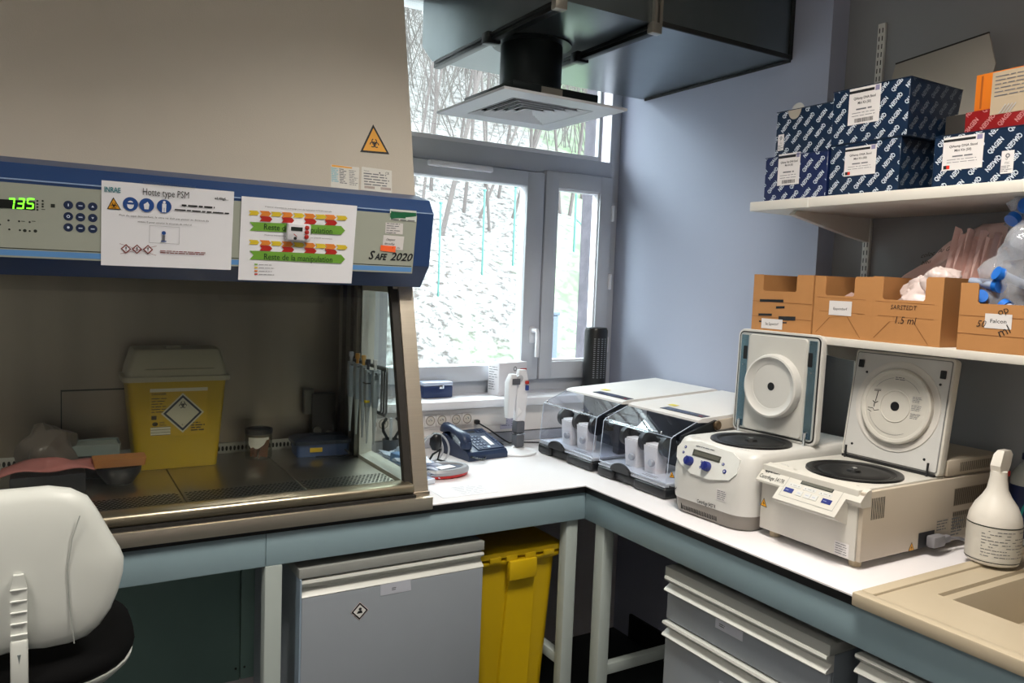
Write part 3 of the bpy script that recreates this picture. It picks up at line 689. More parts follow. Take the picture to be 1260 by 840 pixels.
m = MB(); warn_tri(m, PP, PP.pts([(139.5, 242.5), (131.5, 257), (149, 258)]), 0.0006, 'bio', 0.0075); part('warning_pictogram', m, o, world=True, smooth=0)
pic_blue = mat('pictogram_blue', '#1f4b92', 0.5); 
for k, (px, py) in enumerate(((160.5, 251), (180.5, 252.3), (202, 253.8))):
    m = MB(pic_blue); q = PP.q(px, py); R = 9*K; m.disc(PP, q[0], q[1], R, 0.0006, 24); m.use(white_paper)
    if k == 0: m.disc(PP, q[0], q[1]-R*.1, R*.45, .0009, 14, R*.6); m.use(pic_blue).rect(PP, q[0]-R*.42, q[1]-R*.05, q[0]+R*.42, q[1]+R*.25, .0012)
    elif k == 1: m.poly(PP, [(q[0]-R*.3, q[1]-R*.6), (q[0]+R*.25, q[1]-R*.6), (q[0]+R*.35, q[1]+R*.1), (q[0]+R*.1, q[1]+R*.5), (q[0]-R*.1, q[1]+R*.3), (q[0]-R*.4, q[1]+R*.1)], .0009)
    else:
        m.disc(PP, q[0], q[1]+R*.6, R*.2, .0009, 10); m.rect(PP, q[0]-R*.28, q[1]-R*.2, q[0]+R*.28, q[1]+R*.4, .0009); m.rect(PP, q[0]-R*.26, q[1]-R*.85, q[0]-R*.04, q[1]-R*.2, .0009); m.rect(PP, q[0]+R*.04, q[1]-R*.85, q[0]+R*.26, q[1]-R*.2, .0009)
    part('round_pictogram', m, o, world=True, smooth=0)
m = MB(grey_ink); a = PP.q(183.5, 298.5); b_ = PP.q(221, 279.5); 
for r in ((a[0], a[1], b_[0], a[1]+.0006), (a[0], b_[1]-.0006, b_[0], b_[1]), (a[0], a[1], a[0]+.0006, b_[1]), (b_[0]-.0006, a[1], b_[0], b_[1])): m.rect(PP, *r)
m.use(pic_blue); q = PP.q(201.5, 286.5); m.disc(PP, q[0], q[1], 2.6*K); m.use(grey_ink).rect(PP, q[0]-.003, q[1]-.019, q[0]+.003, q[1]-.005); m.use(navy_ink).rect(PP, q[0]-.006, q[1]-.021, q[0]+.006, q[1]-.0185, .0009)
part('small_diagram', m, o, world=True, smooth=0)
m = MB(red_ink)
for px in (155, 168.5, 182):
    q = PP.q(px, 306+(px-155)*.03); R = 6.3*K
    m.use(mat('dark_red_ink', '#7a2420', .5)).poly(PP, [(q[0]-R, q[1]), (q[0], q[1]-R), (q[0]+R, q[1]), (q[0], q[1]+R)], .0006); m.use(white_paper).poly(PP, [(q[0]-R*.7, q[1]), (q[0], q[1]-R*.7), (q[0]+R*.7, q[1]), (q[0], q[1]+R*.7)], .0009)
    m.use(black_ink).rect(PP, q[0]-.0012, q[1]-R*.1, q[0]+.0012, q[1]+R*.45, .0012); m.disc(PP, q[0], q[1]-R*.35, .0012, .0012, 8)
m.use(mat('dark_red_ink', '#7a2420')); m.line(PP, [PP.q(147, 299.5), PP.q(192, 314)], .0008, .0014); m.line(PP, [PP.q(148, 312), PP.q(192.5, 302.5)], .0008, .0014)
q = PP.q(197, 309); m.lines(PP, q[0], q[1]-.0055, PP.q(254, 309)[0], q[1]+.0035, 2, h=.45, seed=12, ragged=0.05)
part('crossed_pictograms', m, o, world=True, smooth=0)
part('adhesive_tape', MB(glass('clear_tape', '#f2f2ee', 1.0, .2, .03)).poly(PP, PP.pts([(176, 222.5), (240, 229), (240, 233), (176, 226.5)]), .0016), o, world=True)

o, us, vs = sheet('paper_notice', 'white sheet with green arrows reading Reste de la manipulation, taped to the cabinet header', 'notice', HS, [(294, 242), (437, 252), (435, 347), (296, 346)], 0, 0)
part('sheet', bent_sheet(HS, us, vs, white_paper, 0.0, 0.0012, 2), o, world=True)
K = PP.k(360, 290)
m = MB(black_ink); q = PP.q(368, 257.5); m.text(PP, "Présence intermittente (marquage) lors de l'animation CHSOM manuelle", q[0], q[1]-.001, 0.0045, 'c', wid=82*K)
part('printed_text', m, o, world=True, smooth=0); m = MB(black_ink)
q = PP.q(368, 291.5); m.text(PP, "Présence interstitielle (marquage) lors de l'animation CHSOM automatique", q[0], q[1]-.001, 0.0040, 'c', wid=84*K)
part('printed_text', m, o, world=True, smooth=0)
def arrow(m, x0, x1, yc, h, col, slope=0.05):
    m.use(col); n = h*0.45
    f_ = lambda x, y: PP.q(x, y+(x-x0)*slope)
    m.poly(PP, [f_(x0, yc-h/2), f_(x0+n, yc), f_(x0, yc+h/2), f_(x1-n, yc+h/2), f_(x1, yc), f_(x1-n, yc-h/2)][::-1], .0006)
def arrow2(m, x0, x1, yc, h, col, slope=0.05):
    m.use(col); n = h*0.45; f_ = lambda x, y: PP.q(x, y+(x-x0)*slope)
    a, b_, c_, d_, e_, g_ = f_(x0, yc-h/2), f_(x0+n, yc), f_(x0, yc+h/2), f_(x1-n, yc+h/2), f_(x1, yc), f_(x1-n, yc-h/2)
    m.add([PP.p(p[0], p[1], .0006) for p in (a, b_, c_, d_, e_, g_)], [(0, 1, 4, 5), (1, 2, 3, 4)])
m = MB(yellow_ink)
for row, y0 in ((0, 261.5), (1, 297.5)):
    for k, x in enumerate((306, 333, 360.5, 387.5, 413.5)): arrow2(m, x, x+14 if k else 319, y0+(x-306)*.058, 5.6, yellow_ink)
    for k, x in enumerate((319.5, 346.5, 374, 399.5)):
        arrow2(m, x, x+14, y0+(x-306)*.058, 6.2, orange_ink); arrow2(m, x-.3, x+15.5, y0+6.6+(x-306)*.058, 6.4, red_ink)
for y0 in (278.2, 313.5): arrow2(m, 307, 424.5, y0, 10.8, green_ink, 0.045)
part('coloured_arrows', m, o, world=True, smooth=0)
m = MB(mat('dark_green_text', '#1c3c14', .6)); 
for px, py, wd in ((324, 281.5, 85), (324, 318.0, 86)):
    q = PP.q(px, py); m.text(PP, 'Reste de la manipulation', q[0], q[1]-.0015, 0.0215, wid=wd*K, lift=.0010, bold=.008)
part('green_heading', m, o, world=True, smooth=0)
m = MB(green_ink)
for k, c_ in enumerate((green_ink, yellow_ink, orange_ink, red_ink)):
    q = PP.q(313, 325+k*4); m.use(c_).rect(PP, q[0], q[1]-.0018, q[0]+.008, q[1]+.0018); m.use(grey_ink); m.lines(PP, q[0]+.0105, q[1]-.0022, q[0]+.052, q[1]+.0022, 1, h=.3, seed=k, ragged=.2)
part('colour_key', m, o, world=True, smooth=0)
# timer stuck on the paper
t = thing('kitchen_timer', 'small white digital timer with red buttons stuck on the green-arrow sheet', 'timer', HS.p(*HS.q(366, 286), 0.004))
a = HS.q(351, 296); b_ = HS.q(381, 274)
TF = PF(HS.p(0, 0, 0.014), HS.u, HS.v)
m = MB(mat('timer_white', '#dcdce2', .4)); cx, cy = (a[0]+b_[0])/2, (a[1]+b_[1])/2; M_ = Matrix((( *HS.u, 0), (*HS.v, 0), (*HS.n, 0), (0,0,0,1))).transposed()
mb = MB(mat('timer_white', '#dcdce2', .4)).box(-.0215, .0215, -.0155, .0155, 0, .011, .003); M_ = M_ @ Matrix.Scale(1.42, 4); M_.translation = HS.p(cx, cy, 0.002); mb.xf(M_); part('body', mb, t, world=True)
mb = MB(mat('lcd_dark', '#2b3330', .3)).box(-.0155, .0055, .0025, .0095, .0105, .0116); mb.xf(M_); part('screen', mb, t, world=True, smooth=0)
for k in range(3):
    mb = MB(red_ink).lathe([(.004, .0105), (.004, .0125), (.003, .0132)], (.0135, .0095-k*.0083, 0), 14); mb.xf(M_); part('button', mb, t, world=True)
mb = MB(red_ink); g = F((0,0,.0112), (1,0,0), (0,1,0)); mb.line(g, [(-.010, -.003), (-.004, -.008)], .0012); mb.use(black_ink).disc(g, -.007, -.011, .003, .0003, 10); mb.xf(M_); part('dial_mark', mb, t, world=True, smooth=0)
# small stickers on the grey panel
def sticker(name, label, corners, mm, deco, lift=0.0024, group=None):
    G = PF(HF.p(0, 0, lift), HF.u, HF.v); Q = G.pts(corners); c = (sum(p[0] for p in Q)/4, sum(p[1] for p in Q)/4)
    o = thing(name, label, 'sticker', G.p(*c), 0, group); part('backing', MB(mm).poly(G, Q[::-1], 0.0), o, world=True, smooth=0); m = MB(); deco(m, G); part('print', m, o, world=True, smooth=0); return o
def d1(m, G):
    m.use(mat('sticker_green', '#17633f', .5)).poly(G, G.pts([(481, 269), (512, 266), (512, 262), (481, 259.5)][::1]), .0005)
    m.use(mat('sticker_green', '#17633f')); m.poly(G, G.pts([(480, 267.5), (499, 268.7), (499, 264), (480, 262)]), .0006)
    m.use(grey_ink); a = G.q(481, 271); b_ = G.q(511, 269.5); m.lines(G, a[0], a[1]-.001, b_[0], b_[1], 1, h=.3, seed=3, ragged=.1, lift=.0007)
    a = G.q(483, 260); m.lines(G, a[0], a[1]-.002, a[0]+.036, a[1]+.002, 1, h=.4, seed=9, lift=.0007)
sticker('inspection_sticker', 'white and green inspection sticker at the top right of the cabinet header', [(480, 257), (512.5, 259.5), (512, 273), (479.5, 270.5)], mat('sticker_pale', '#cfd6cf', .5), d1)
def d2(m, G): m.use(grey_ink); a = G.q(475, 287); b_ = G.q(494, 274.5); m.lines(G, a[0], a[1], b_[0], b_[1], 5, h=.3, seed=4, ragged=.4, lift=.0006)
sticker('typed_sticker', 'small typed grey-white label under the green inspection sticker', [(474.5, 273.5), (496, 275), (495.5, 288.5), (474, 287)], mat('sticker_white', '#d6d3d2', .6), d2)
def d3(m, G):
    m.use(black_ink); a = G.q(475, 295.5); m.text(G, 'Changement', a[0], a[1], .0085, wid=.027, shear=.3, lift=.0006); a = G.q(473, 300.5); m.text(G, 'filtre soufflage', a[0], a[1], .0075, wid=.030, shear=.3, lift=.0006); a = G.q(488, 306); m.text(G, 'Hv', a[0], a[1], .008, shear=.3, lift=.0006)
sticker('handwritten_sticker', 'white sticker with black handwriting above the SAFE 2020 lettering', [(472, 289), (497.5, 291), (495.5, 308), (470.5, 304)], mat('sticker_white', '#d6d3d2'), d3)
def d4(m, G): m.use(mat('dark_orange_ink', '#8a2c10', .6)); a = G.q(483, 304.8); m.disc(G, a[0], a[1], .0013, .0006, 8)
sticker('orange_sticker', 'bright orange sticker above the SAFE 2020 lettering', [(468.5, 301.5), (487, 303), (486.5, 310.5), (468, 308.5)], mat('fluorescent_orange', '#ff6a33', .6, noise=.02), d4, lift=.0034)

# ---- things inside the cabinet
FZ = 0.9505
yel = mat('yellow_plastic', '#b8980c', 0.42, noise=0.05); lidm = mat('pale_translucent_lid', '#b7b09a', 0.45, noise=0.04)
t = thing('sharps_container', 'yellow sharps container with pale lid and biohazard diamond, standing inside the cabinet', 'waste container', (0.352, 2.585, FZ))
def rr(x0, x1, y0, y1, z, r, n=4):
    P = []
    for cx_, cy_, a0 in ((x1-r, y1-r, 0), (x0+r, y1-r, PI/2), (x0+r, y0+r, PI), (x1-r, y0+r, 1.5*PI)):
        for k in range(n+1): a_ = a0+k*PI/2/n; P.append((cx_+r*math.cos(a_), cy_+r*math.sin(a_), z))
    return P
m = MB(yel).loft([rr(-.112, .112, -.075, .075, 0, .015), rr(-.114, .114, -.077, .077, .004, .018), rr(-.138, .138, -.079, .079, .262, .02)]); part('tub', m, t)
m = MB(lidm).loft([rr(-.150, .150, -.083, .083, .262, .022), rr(-.150, .150, -.083, .083, .276, .022), rr(-.141, .141, -.078, .078, .279, .02), rr(-.137, .137, -.076, .076, .30, .02), rr(-.122, .122, -.072, .072, .352, .02), rr(-.118, .118, -.068, .068, .357, .02)])
ld = part('lid', m, t); part('lid_tab', MB(lidm).box(-.03, .01, -.05, -.02, .357, .366, .003), ld)
m = MB(lidm).box(-.09, .09, -.0795, -.074, .300, .306); part('lid_slot', MB(mat('lid_shadow', '#8f8a78', .6)).box(-.09, .10, -.0800, -.0765, .298, .301), ld)
LF = F((0, -.0765, .004), (1, 0, 0), (0, -.0080, 1))
m = MB(mat('label_amber', '#c4a01c', .5)).rect(LF, -.078, .095, .082, .238, .0006); m.use(mat('label_cream', '#cfc9b4', .5)).rect(LF, -.078, .228, .082, .238, .0009)
m.use(mat('label_brown_ink', '#40352a', .5)); m.text(LF, 'DANGER', -.074, .219, .010, lift=.0012, bold=.02); m.lines(LF, -.074, .165, -.03, .213, 6, h=.3, seed=21, lift=.0012); m.lines(LF, .035, .105, .078, .135, 4, h=.5, seed=22, lift=.0012)
m.rect(LF, -.074, .146, -.060, .158, .0012); m.disc(LF, -.064, .133, .008, .0012, 14, .006); m.lines(LF, -.052, .126, -.03, .140, 3, h=.4, seed=23, lift=.0012)
m.use(mat('label_cream', '#cfc9b4')).rect(LF, -.076, .099, -.022, .124, .0012); m.use(mat('label_brown_ink', '#40352a'))
for k in range(4): m.rect(LF, -.076, .099+k*.008, -.022, .1002+k*.008, .0015)
lb = part('label', m, t, smooth=0)
m = MB(mat('label_cream', '#cfc9b4'))
dc = (.012, .163)
for r_, mm in ((.060, mat('label_cream', '#cfc9b4')), (.054, mat('diamond_navy', '#10203c', .5)), (.046, mat('label_cream', '#cfc9b4'))): m.use(mm).poly(LF, [(dc[0]-r_, dc[1]), (dc[0], dc[1]-r_), (dc[0]+r_, dc[1]), (dc[0], dc[1]+r_)], .0016+(.060-r_)*.03)
trefoil(m, LF, dc[0], dc[1]+.024, .0125, .0026, black_ink); m.use(black_ink).text(LF, '6', dc[0]-.003, dc[1]-.038, .008, lift=.0026)
part('hazard_diamond', m, lb, smooth=0)
# jar of sticks
t = thing('stick_jar', 'clear jar of brown wooden sticks with a black lid and torn label in the cabinet', 'jar', (0.600, 2.560, FZ))
part('sticks', (lambda m: [m.tube([(r_*math.cos(a), r_*math.sin(a), .004), (r_*math.cos(a+.7)*1.1, r_*math.sin(a+.7)*1.1, .062)], .0018, 5) for r_, a in [(random.Random(k).uniform(.006, .032), k*.9) for k in range(46)]] and m)(MB(mat('wood_sticks', '#a0694a', .7, noise=.2))), t)
part('glass_body', MB(glass('jar_glass', '#dfe2dd', 1.0)).lathe([(.040, 0), (.042, .004), (.042, .075), (.038, .082)], seg=28, cap=False), t)
m = MB(mat('torn_label_white', '#c9c4ba', .7)); R = .0425; V = []
for k in range(9): a_ = -2.6+k*.2; V += [(R*math.cos(a_), R*math.sin(a_), .072), (R*math.cos(a_), R*math.sin(a_), .072-.035+.028*abs(k-3)/5*random.Random(k).random()+(.02 if k > 6 else 0))]
m.add(V, [(2*k, 2*k+1, 2*k+3, 2*k+2) for k in range(8)]); part('label', m, t)
m = MB(black_plastic).lathe([(.041, .080), (.043, .081), (.043, .095), (.036, .097), (.034, .092)], seg=28); part('lid', m, t)
# blue lidded device
t = thing('blue_cold_box', 'dark blue plastic box with black lid and orange label inside the cabinet', 'box', (0.80, 2.555, FZ), -0.08)
m = MB(mat('steel_blue_plastic', '#3b4f7a', .4)).loft([rr(-.085, .085, -.05, .05, 0, .012), rr(-.088, .088, -.053, .053, .04, .012)]); part('body', m, t)
m = MB(mat('black_blue_plastic', '#1d2433', .35)).loft([rr(-.095, .092, -.058, .058, .0405, .012), rr(-.095, .092, -.058, .058, .052, .012), rr(-.082, .08, -.045, .045, .060, .012)]); part('lid', m, t)
part('label', MB(mat('label_amber', '#d79a2b')).box(-.045, -.005, -.0545, -.052, .016, .030), t)
part('power_lead', MB(black_plastic).tube([(.07, -.056, .02), (.085, -.075, .006), (.05, -.085, .004), (-.03, -.07, .004)], .003, 6), t)
# device on the right rear of cabinet
t = thing('wall_socket_box', 'dark electrical box with round knobs in the rear right corner of the cabinet', 'socket box', (0.86, 2.66, 1.0))
part('box', MB(mat('dark_device', '#2a2724', .45)).box(.790, .872, 2.618, 2.659, .962, 1.14, .004), t, world=True)
for x, z in ((.808, 1.015), (.848, 1.000), (.835, .985)):
    part('knob', MB(mat('grey_knob', '#86827b', .35, .6)).lathe([(.013, 0), (.013, .008), (.010, .011)], (x, 2.618, z), 18, Matrix.Rotation(PI/2, 4, 'X')), t, world=True)
part('grey_cover', MB(mat('grey_cover_plastic', '#6d6a64', .5)).box(.768, .80, 2.628, 2.659, 1.07, 1.155, .003), t, world=True)
# left side clutter
t = thing('grey_rack_tray', 'pale grey plastic tray standing on a black block at the left inside the cabinet', 'tray', (0.13, 2.52, FZ))
part('block', MB(black_plastic).box(-.06, .055, -.06, .06, 0, .062, .004), t)
m = MB(mat('grey_tray_plastic', '#8d9693', .45)).loft([rr(-.070, .062, -.045, .045, .063, .006), rr(-.073, .065, -.048, .048, .093, .006)], cap1=False); part('tray', m, t)
m = MB(mat('pale_film', '#9aa19c', .4)).box(-.068, .060, -.043, .043, .080, .088); part('inner_insert', m, t)
t = thing('orange_card_tray', 'orange-brown open card tray on a dark bowl beside the yellow container in the cabinet', 'tray', (0.185, 2.40, FZ))
m = MB(mat('dark_bowl', '#26262b', .35)).lathe([(.035, 0), (.055, .03), (.058, .048), (.052, .046)], seg=24); part('bowl', m, t)
m = MB(mat('orange_card', '#b5763f', .7)).loft([rr(-.063, .063, -.03, .03, .049, .004), rr(-.066, .066, -.033, .033, .072, .004)]); part('tray', m, t)
t = thing('pink_folded_cloth', 'pink folded wipe lying on a dark box at the far left inside the cabinet', 'cloth', (0.03, 2.36, FZ))
part('dark_box', MB(mat('dark_bowl', '#26262b')).box(-.10, .07, -.05, .06, 0, .055, .006), t)
m = MB(mat('pink_cloth', '#b8706c', .8, noise=.1)); V = []
for j in range(7):
    for i in range(13): a = i/12; b_ = j/6; V.append((-.12+a*.21, -.06+b_*.12, .062+.022*math.sin(a*PI)*(1-abs(b_-.5))+.006*math.sin(a*9+b_*5)))
m.add(V, [(j*13+i, j*13+i+1, (j+1)*13+i+1, (j+1)*13+i) for j in range(6) for i in range(12)]); part('cloth', m, t, solid=.004)
t = thing('clear_petri_stack', 'cloudy clear plastic bag lump behind the pink wipe at the cabinet left edge', 'plastic bag', (0.02, 2.50, FZ))
m = MB(mat('cloudy_plastic', '#6a6058', .3, noise=.2)); bmm = bmesh.new(); bmesh.ops.create_icosphere(bmm, subdivisions=3, radius=.07)
rdd = random.Random(5)
for v in bmm.verts: v.co *= 1+.22*math.sin(v.co.x*70)*math.cos(v.co.y*60+v.co.z*50); v.co.z = max(v.co.z*1.1+.075, 0.001)
m.bm(bmm); part('bag', m, t)
# ---- pipettes
t = thing('pipette_rack', 'grey metal pipette rack with looped hooks inside the right cabinet window', 'pipette rack', (0.895, 2.40, 1.27))
rk = mat('rack_grey', '#6a6e70', .35, .6)
part('rail', MB(rk).box(.874, .888, 2.19, 2.50, 1.266, 1.277, .003), t, world=True)
part('mounting_plate', MB(rk).box(.888, .8965, 2.475, 2.54, 1.22, 1.285, .002), t, world=True)
for y in (2.185, 2.205, 2.225):
    m = MB(rk).tube([(.880, y+.045, 1.275), (.880, y, 1.275), (.880, y-.006, 1.262), (.880, y-.006, 1.145), (.880, y+.006, 1.132), (.880, y+.05, 1.136)], .0035, 8); part('hook_loop', m, t, world=True)
pm = mat('pipette_grey', '#8f9aa4', .35, noise=.03); pw = mat('pipette_tip_grey', '#a9b0b3', .4); 
for k, (y, x, zt, capc, lb) in enumerate(((2.455, .866, 1.272, '#b9c0cc', 'grey pipette with a pale button, furthest back on the rack'), (2.395, .866, 1.272, '#d79a3a', 'grey pipette with an orange button, second from the back of the rack'), (2.340, .866, 1.272, '#e0b060', 'grey pipette with a pale orange button, third from the back of the rack'),
      (2.278, .858, 1.266, '#2a2d38', 'grey pipette with a dark button and a small yellow mark'), (2.243, .868, 1.268, '#c9ccd2', 'grey pipette at the front end of the rack, beside the empty hooks'))):
    t = thing('pipette', lb, 'pipette', (x, y, zt), 0, 'pipettes hanging on the rack')
    m = MB(pm).loft([rr(-.010, .010, -.012, .012, -.004, .006, 2), rr(-.011, .011, -.014, .014, -.03, .007, 2), rr(-.011, .011, -.014, .014, -.085, .007, 2), rr(-.008, .008, -.011, .011, -.118, .005, 2)]); part('handle', m, t)
    m = MB(pw).lathe([(.0025, -.232), (.0045, -.19), (.0065, -.15), (.0085, -.118)], seg=12); part('shaft', m, t)
    m = MB(mat('cap_'+capc[1:], capc, .4)).lathe([(.0045, -.004), (.0045, .012), (.0075, .012), (.0078, .026), (.006, .028)], seg=14); part('plunger_button', m, t)
    m = MB(pm).box(-.006, .006, -.030, -.010, -.016, -.009, .002); part('finger_hook', m, t)
    if k == 3: part('yellow_mark', MB(yellow_ink).box(-.0115, .002, -.0145, .0, -.105, -.097, .001), t); part('dark_ring', MB(black_plastic).box(-.0112, .0112, -.0142, .0142, -.047, -.043), t)
# ------------------------------------------------------------------ worktop, bench frame, under-bench units
BX, BY = 1.505, 2.016                      # front lines of the two legs of the bench
lam = mat('white_laminate', '#e6e3e6', 0.32, noise=0.02, nscale=5); core = mat('black_worktop_core', '#0e0f11', 0.35)
Lp = [(-1.3, BY), (BX, BY), (BX, 1.03), (2.30, 1.03), (2.30, PY-0.003), (WX-0.003, PY-0.003), (WX-0.003, 2.702), (-1.3, 2.702)]
t = thing('worktop', 'L-shaped white laminate worktop with a black front edge, carrying the cabinet and instruments', 'worktop', (1.5, 2.4, 0.88))
part('laminate_top', MB(lam).prism(Lp, 'z', 0.8965, 0.90), t, world=True, smooth=0)
part('core', MB(core).prism([(p[0]-(0.0), p[1]) for p in Lp], 'z', 0.877, 0.8963), t, world=True, smooth=0)
fr_m = mat('blue_grey_enamel', '#8ba2ab', 0.38, noise=0.03); leg_m = mat('pale_grey_enamel', '#a9b3b0', 0.4, noise=0.02)
t = thing('steel_bench', 'blue-grey steel bench frame with aprons, pale legs and low rails', 'bench', (1.5, 2.4, 0))
part('apron', MB(fr_m).box(0.4965, 1.5315, BY+0.006, BY+0.03, 0.788, 0.8765, 0.002), t, world=True)
part('apron', MB(fr_m).box(-1.3, 0.4955, BY+0.006, BY+0.03, 0.788, 0.8765, 0.002), t, world=True)
part('apron', MB(fr_m).box(BX+0.006, BX+0.028, -0.3, BY+0.004, 0.788, 0.8765, 0.002), t, world=True)
for x, y in ((0.494, BY+0.004), (1.453, BY+0.02), (-0.6, BY+0.004)):
    part('leg', MB(leg_m).box(x, x+0.045, y, y+0.04, 0, 0.788, 0.004), t, world=True)
for y in (1.925, 0.2):
    part('leg', MB(leg_m).box(BX+0.012, BX+0.055, y, y+0.045, 0, 0.788, 0.004), t, world=True)
part('rail', MB(leg_m).box(1.458, 1.490, 2.08, 2.69, 0.29, 0.325, 0.003), t, world=True)
part('rail', MB(leg_m).box(1.561, 2.21, 1.935, 1.965, 0.29, 0.325, 0.003), t, world=True)
# dark panels at the back under the cabinet
pan = mat('dark_green_panel', '#74918a', 0.45, noise=0.04)
t = thing('service_panel', 'dark green-grey screwed service panels under the bench behind the chair', 'panel', (0.2, 2.60, 0.2))
for a, b_ in ((-1.0, 0.548), (0.551, 0.66)):
    pl = part('panel', MB(pan).box(a, b_, 2.556, 2.60, 0.222, 0.87, 0.002), t, world=True)
    for x in (b_-0.012 if a < 0 else a+0.012,):
        for z in (0.262, 0.765):
            part('screw', MB(black_plastic).lathe([(0.004, 0), (0.003, 0.003)], (x, 2.556, z), 10, Matrix.Rotation(PI/2, 4, 'X')), pl, world=True)
# storage units: grey body, double-lipped white grip strips
gry = mat('grey_unit_front', '#8a9199', 0.45, noise=0.03); gry_s = mat('grey_unit_side', '#8d97a0', 0.45, noise=0.02); grip = mat('white_grip_strip', '#c9cbc6', 0.35, noise=0.02)
def grip_strip(w_, z1, z0):
    """profile with two lips and a groove, in (y, z), front towards -y"""
    h = z1-z0; P = [(0.0, z1), (-0.016, z1), (-0.018, z1-0.006), (-0.014, z1-0.012), (-0.002, z1-0.016), (0.004, z1-h*0.55), (-0.003, z0+0.014), (-0.014, z0+0.008), (-0.018, z0+0.003), (-0.016, z0), (0.0, z0), (0.012, z0), (0.012, z1)]
    return MB(grip).prism(P, 'x', 0.0, w_)
def unit(name, label, cat, loc, rz, w_, top, drawers, depth=0.5, plate=True, group=None):
    t = thing(name, label, cat, (loc[0], loc[1], 0), rz, group)
    part('body', MB(gry_s).box(0, w_, 0.012, depth, 0.05, top-(0.03 if plate else 0.004)), t)
    if plate: part('top_plate', MB(mat('grey_top_plate', '#8f928f', .4)).box(-0.004, w_+0.004, -0.012, depth, top-0.027, top, 0.002), t)
    for (zt, zb, lab) in drawers:
        d = part('drawer', MB(gry).box(0.001, w_-0.001, -0.003, 0.012, zb, zt-0.043, 0.0015), t)
        part('grip_strip', grip_strip(w_, zt, zt-0.043), d)
        if lab: part('label_card', MB(mat('card_lavender', '#b9bdc9', .5)).box(lab[0], lab[1], -0.0045, -0.003, lab[3], lab[2]), d); 
        if lab:
            m = MB(black_ink); g = F((0, -0.0046, 0), (1,0,0), (0,0,1)); m.lines(g, lab[0]+.014, lab[3]+.008, lab[0]+.038, lab[3]+.018, 2, h=.4, seed=int(lab[0]*999)); part('label_print', m, d, smooth=0)
    return t
cabu = unit('storage_cabinet', 'grey under-bench cabinet with a hazard diamond sticker, left of the yellow bin', 'cabinet', (0.588, 2.035), 0.0, 0.552, 0.765, [])
d = part('door', MB(gry).box(0.002, 0.550, -0.018, 0.012, 0.06, 0.686, 0.002), cabu)
part('grip_strip', grip_strip(0.552, 0.732, 0.686), d)
part('edge_trim', MB(mat('blue_grey_edge', '#8d9fb0', .4)).box(-0.003, 0.0015, -0.019, 0.02, 0.06, 0.738), cabu)
g = PF((0.588, 2.035-0.0182, 0), (1, 0, 0), (0, 0, 1))
m = MB(mat('card_lavender', '#b9bdc9')); m.poly(g, g.pts([(468, 733), (506, 726), (505, 712), (468, 719.5)]), .0006); m.use(black_ink); q = g.q(482, 725.5); m.lines(g, q[0], q[1]-.002, q[0]+.017, q[1]+.008, 2, h=.35, seed=5, lift=.001)
part('label_card', m, d, world=True, smooth=0)
q = g.q(442.5, 751.5); m = MB(white_paper)
for r_, mm, l_ in ((.0265, mat('sticker_pinkish', '#c9b9b9', .5), .0006), (.0245, black_ink, .0009), (.019, mat('card_white', '#d6d6d4', .5), .0012)): m.use(mm).poly(g, [(q[0]-r_*.97, q[1]), (q[0], q[1]-r_), (q[0]+r_*.97, q[1]), (q[0], q[1]+r_)], l_)
m.use(black_ink).disc(g, q[0]+.001, q[1]+.006, .0045, .0015, 10); m.poly(g, [(q[0]-.009, q[1]-.006), (q[0]+.008, q[1]-.006), (q[0]+.006, q[1]+.002), (q[0]-.005, q[1]+.001)], .0015)
part('hazard_sticker', m, d, world=True, smooth=0)
unit('drawer_unit', 'grey drawer unit with white grip strips under the centrifuges', 'drawer unit', (1.535, 1.640), -PI/2, 0.540, 0.758, [(0.731, 0.605, (0.19, 0.285, 0.688, 0.655)), (0.600, 0.08, (0.215, 0.285, 0.520, 0.485))])
unit('drawer_unit', 'grey drawer unit below the sink at the lower right corner', 'drawer unit', (1.535, 1.030), -PI/2, 0.54, 0.775, [(0.770, 0.62, None), (0.615, 0.08, None)], plate=False)
# yellow clinical bin under the bench
t = thing('clinical_waste_bin', 'tall yellow lidded waste bin under the worktop beside the grey cabinet', 'waste bin', (1.315, 2.27, 0))
yb = mat('yellow_bin_plastic', '#c9a80f', 0.38, noise=0.06, nscale=4)
m = MB(yb).loft([rr(-.110, .095, -.15, .17, .0, .03), rr(-.120, .110, -.158, .18, .05, .03), rr(-.150, .148, -.172, .20, .66, .03)]); part('tub', m, t)
rb = MB(mat('bin_groove_shadow', '#8f7a0a', .5)); 
part('front_rib', MB(yb).loft([[( -.075, -.158, .05), (-.070, -.168, .05), (.045, -.168, .05), (.05, -.158, .05)], [(-.042, -.170, .60), (-.04, -.180, .60), (.058, -.180, .60), (.060, -.170, .60)]]), t)
m = MB(yb).loft([rr(-.158, .156, -.186, .21, .655, .03), rr(-.162, .160, -.190, .214, .660, .03), rr(-.162, .160, -.190, .214, .668, .03), rr(-.152, .150, -.178, .204, .672, .03)]); part('rim', m, t)
m = MB(yb).loft([rr(-.158, .156, -.184, .21, .674, .03), rr(-.164, .162, -.192, .216, .680, .03), rr(-.164, .162, -.192, .216, .696, .03), rr(-.150, .148, -.17, .20, .704, .03), rr(-.138, .136, -.15, .18, .700, .03)]); ld = part('lid', m, t)
for x in (-.10, -.04, .03, .10): part('lid_clip', MB(yb).box(x-.02, x+.02, -.1965, -.188, .667, .684, .002), ld)
part('front_latch', MB(yb).box(-.052, .050, -.205, -.182, .605, .668, .004), t)
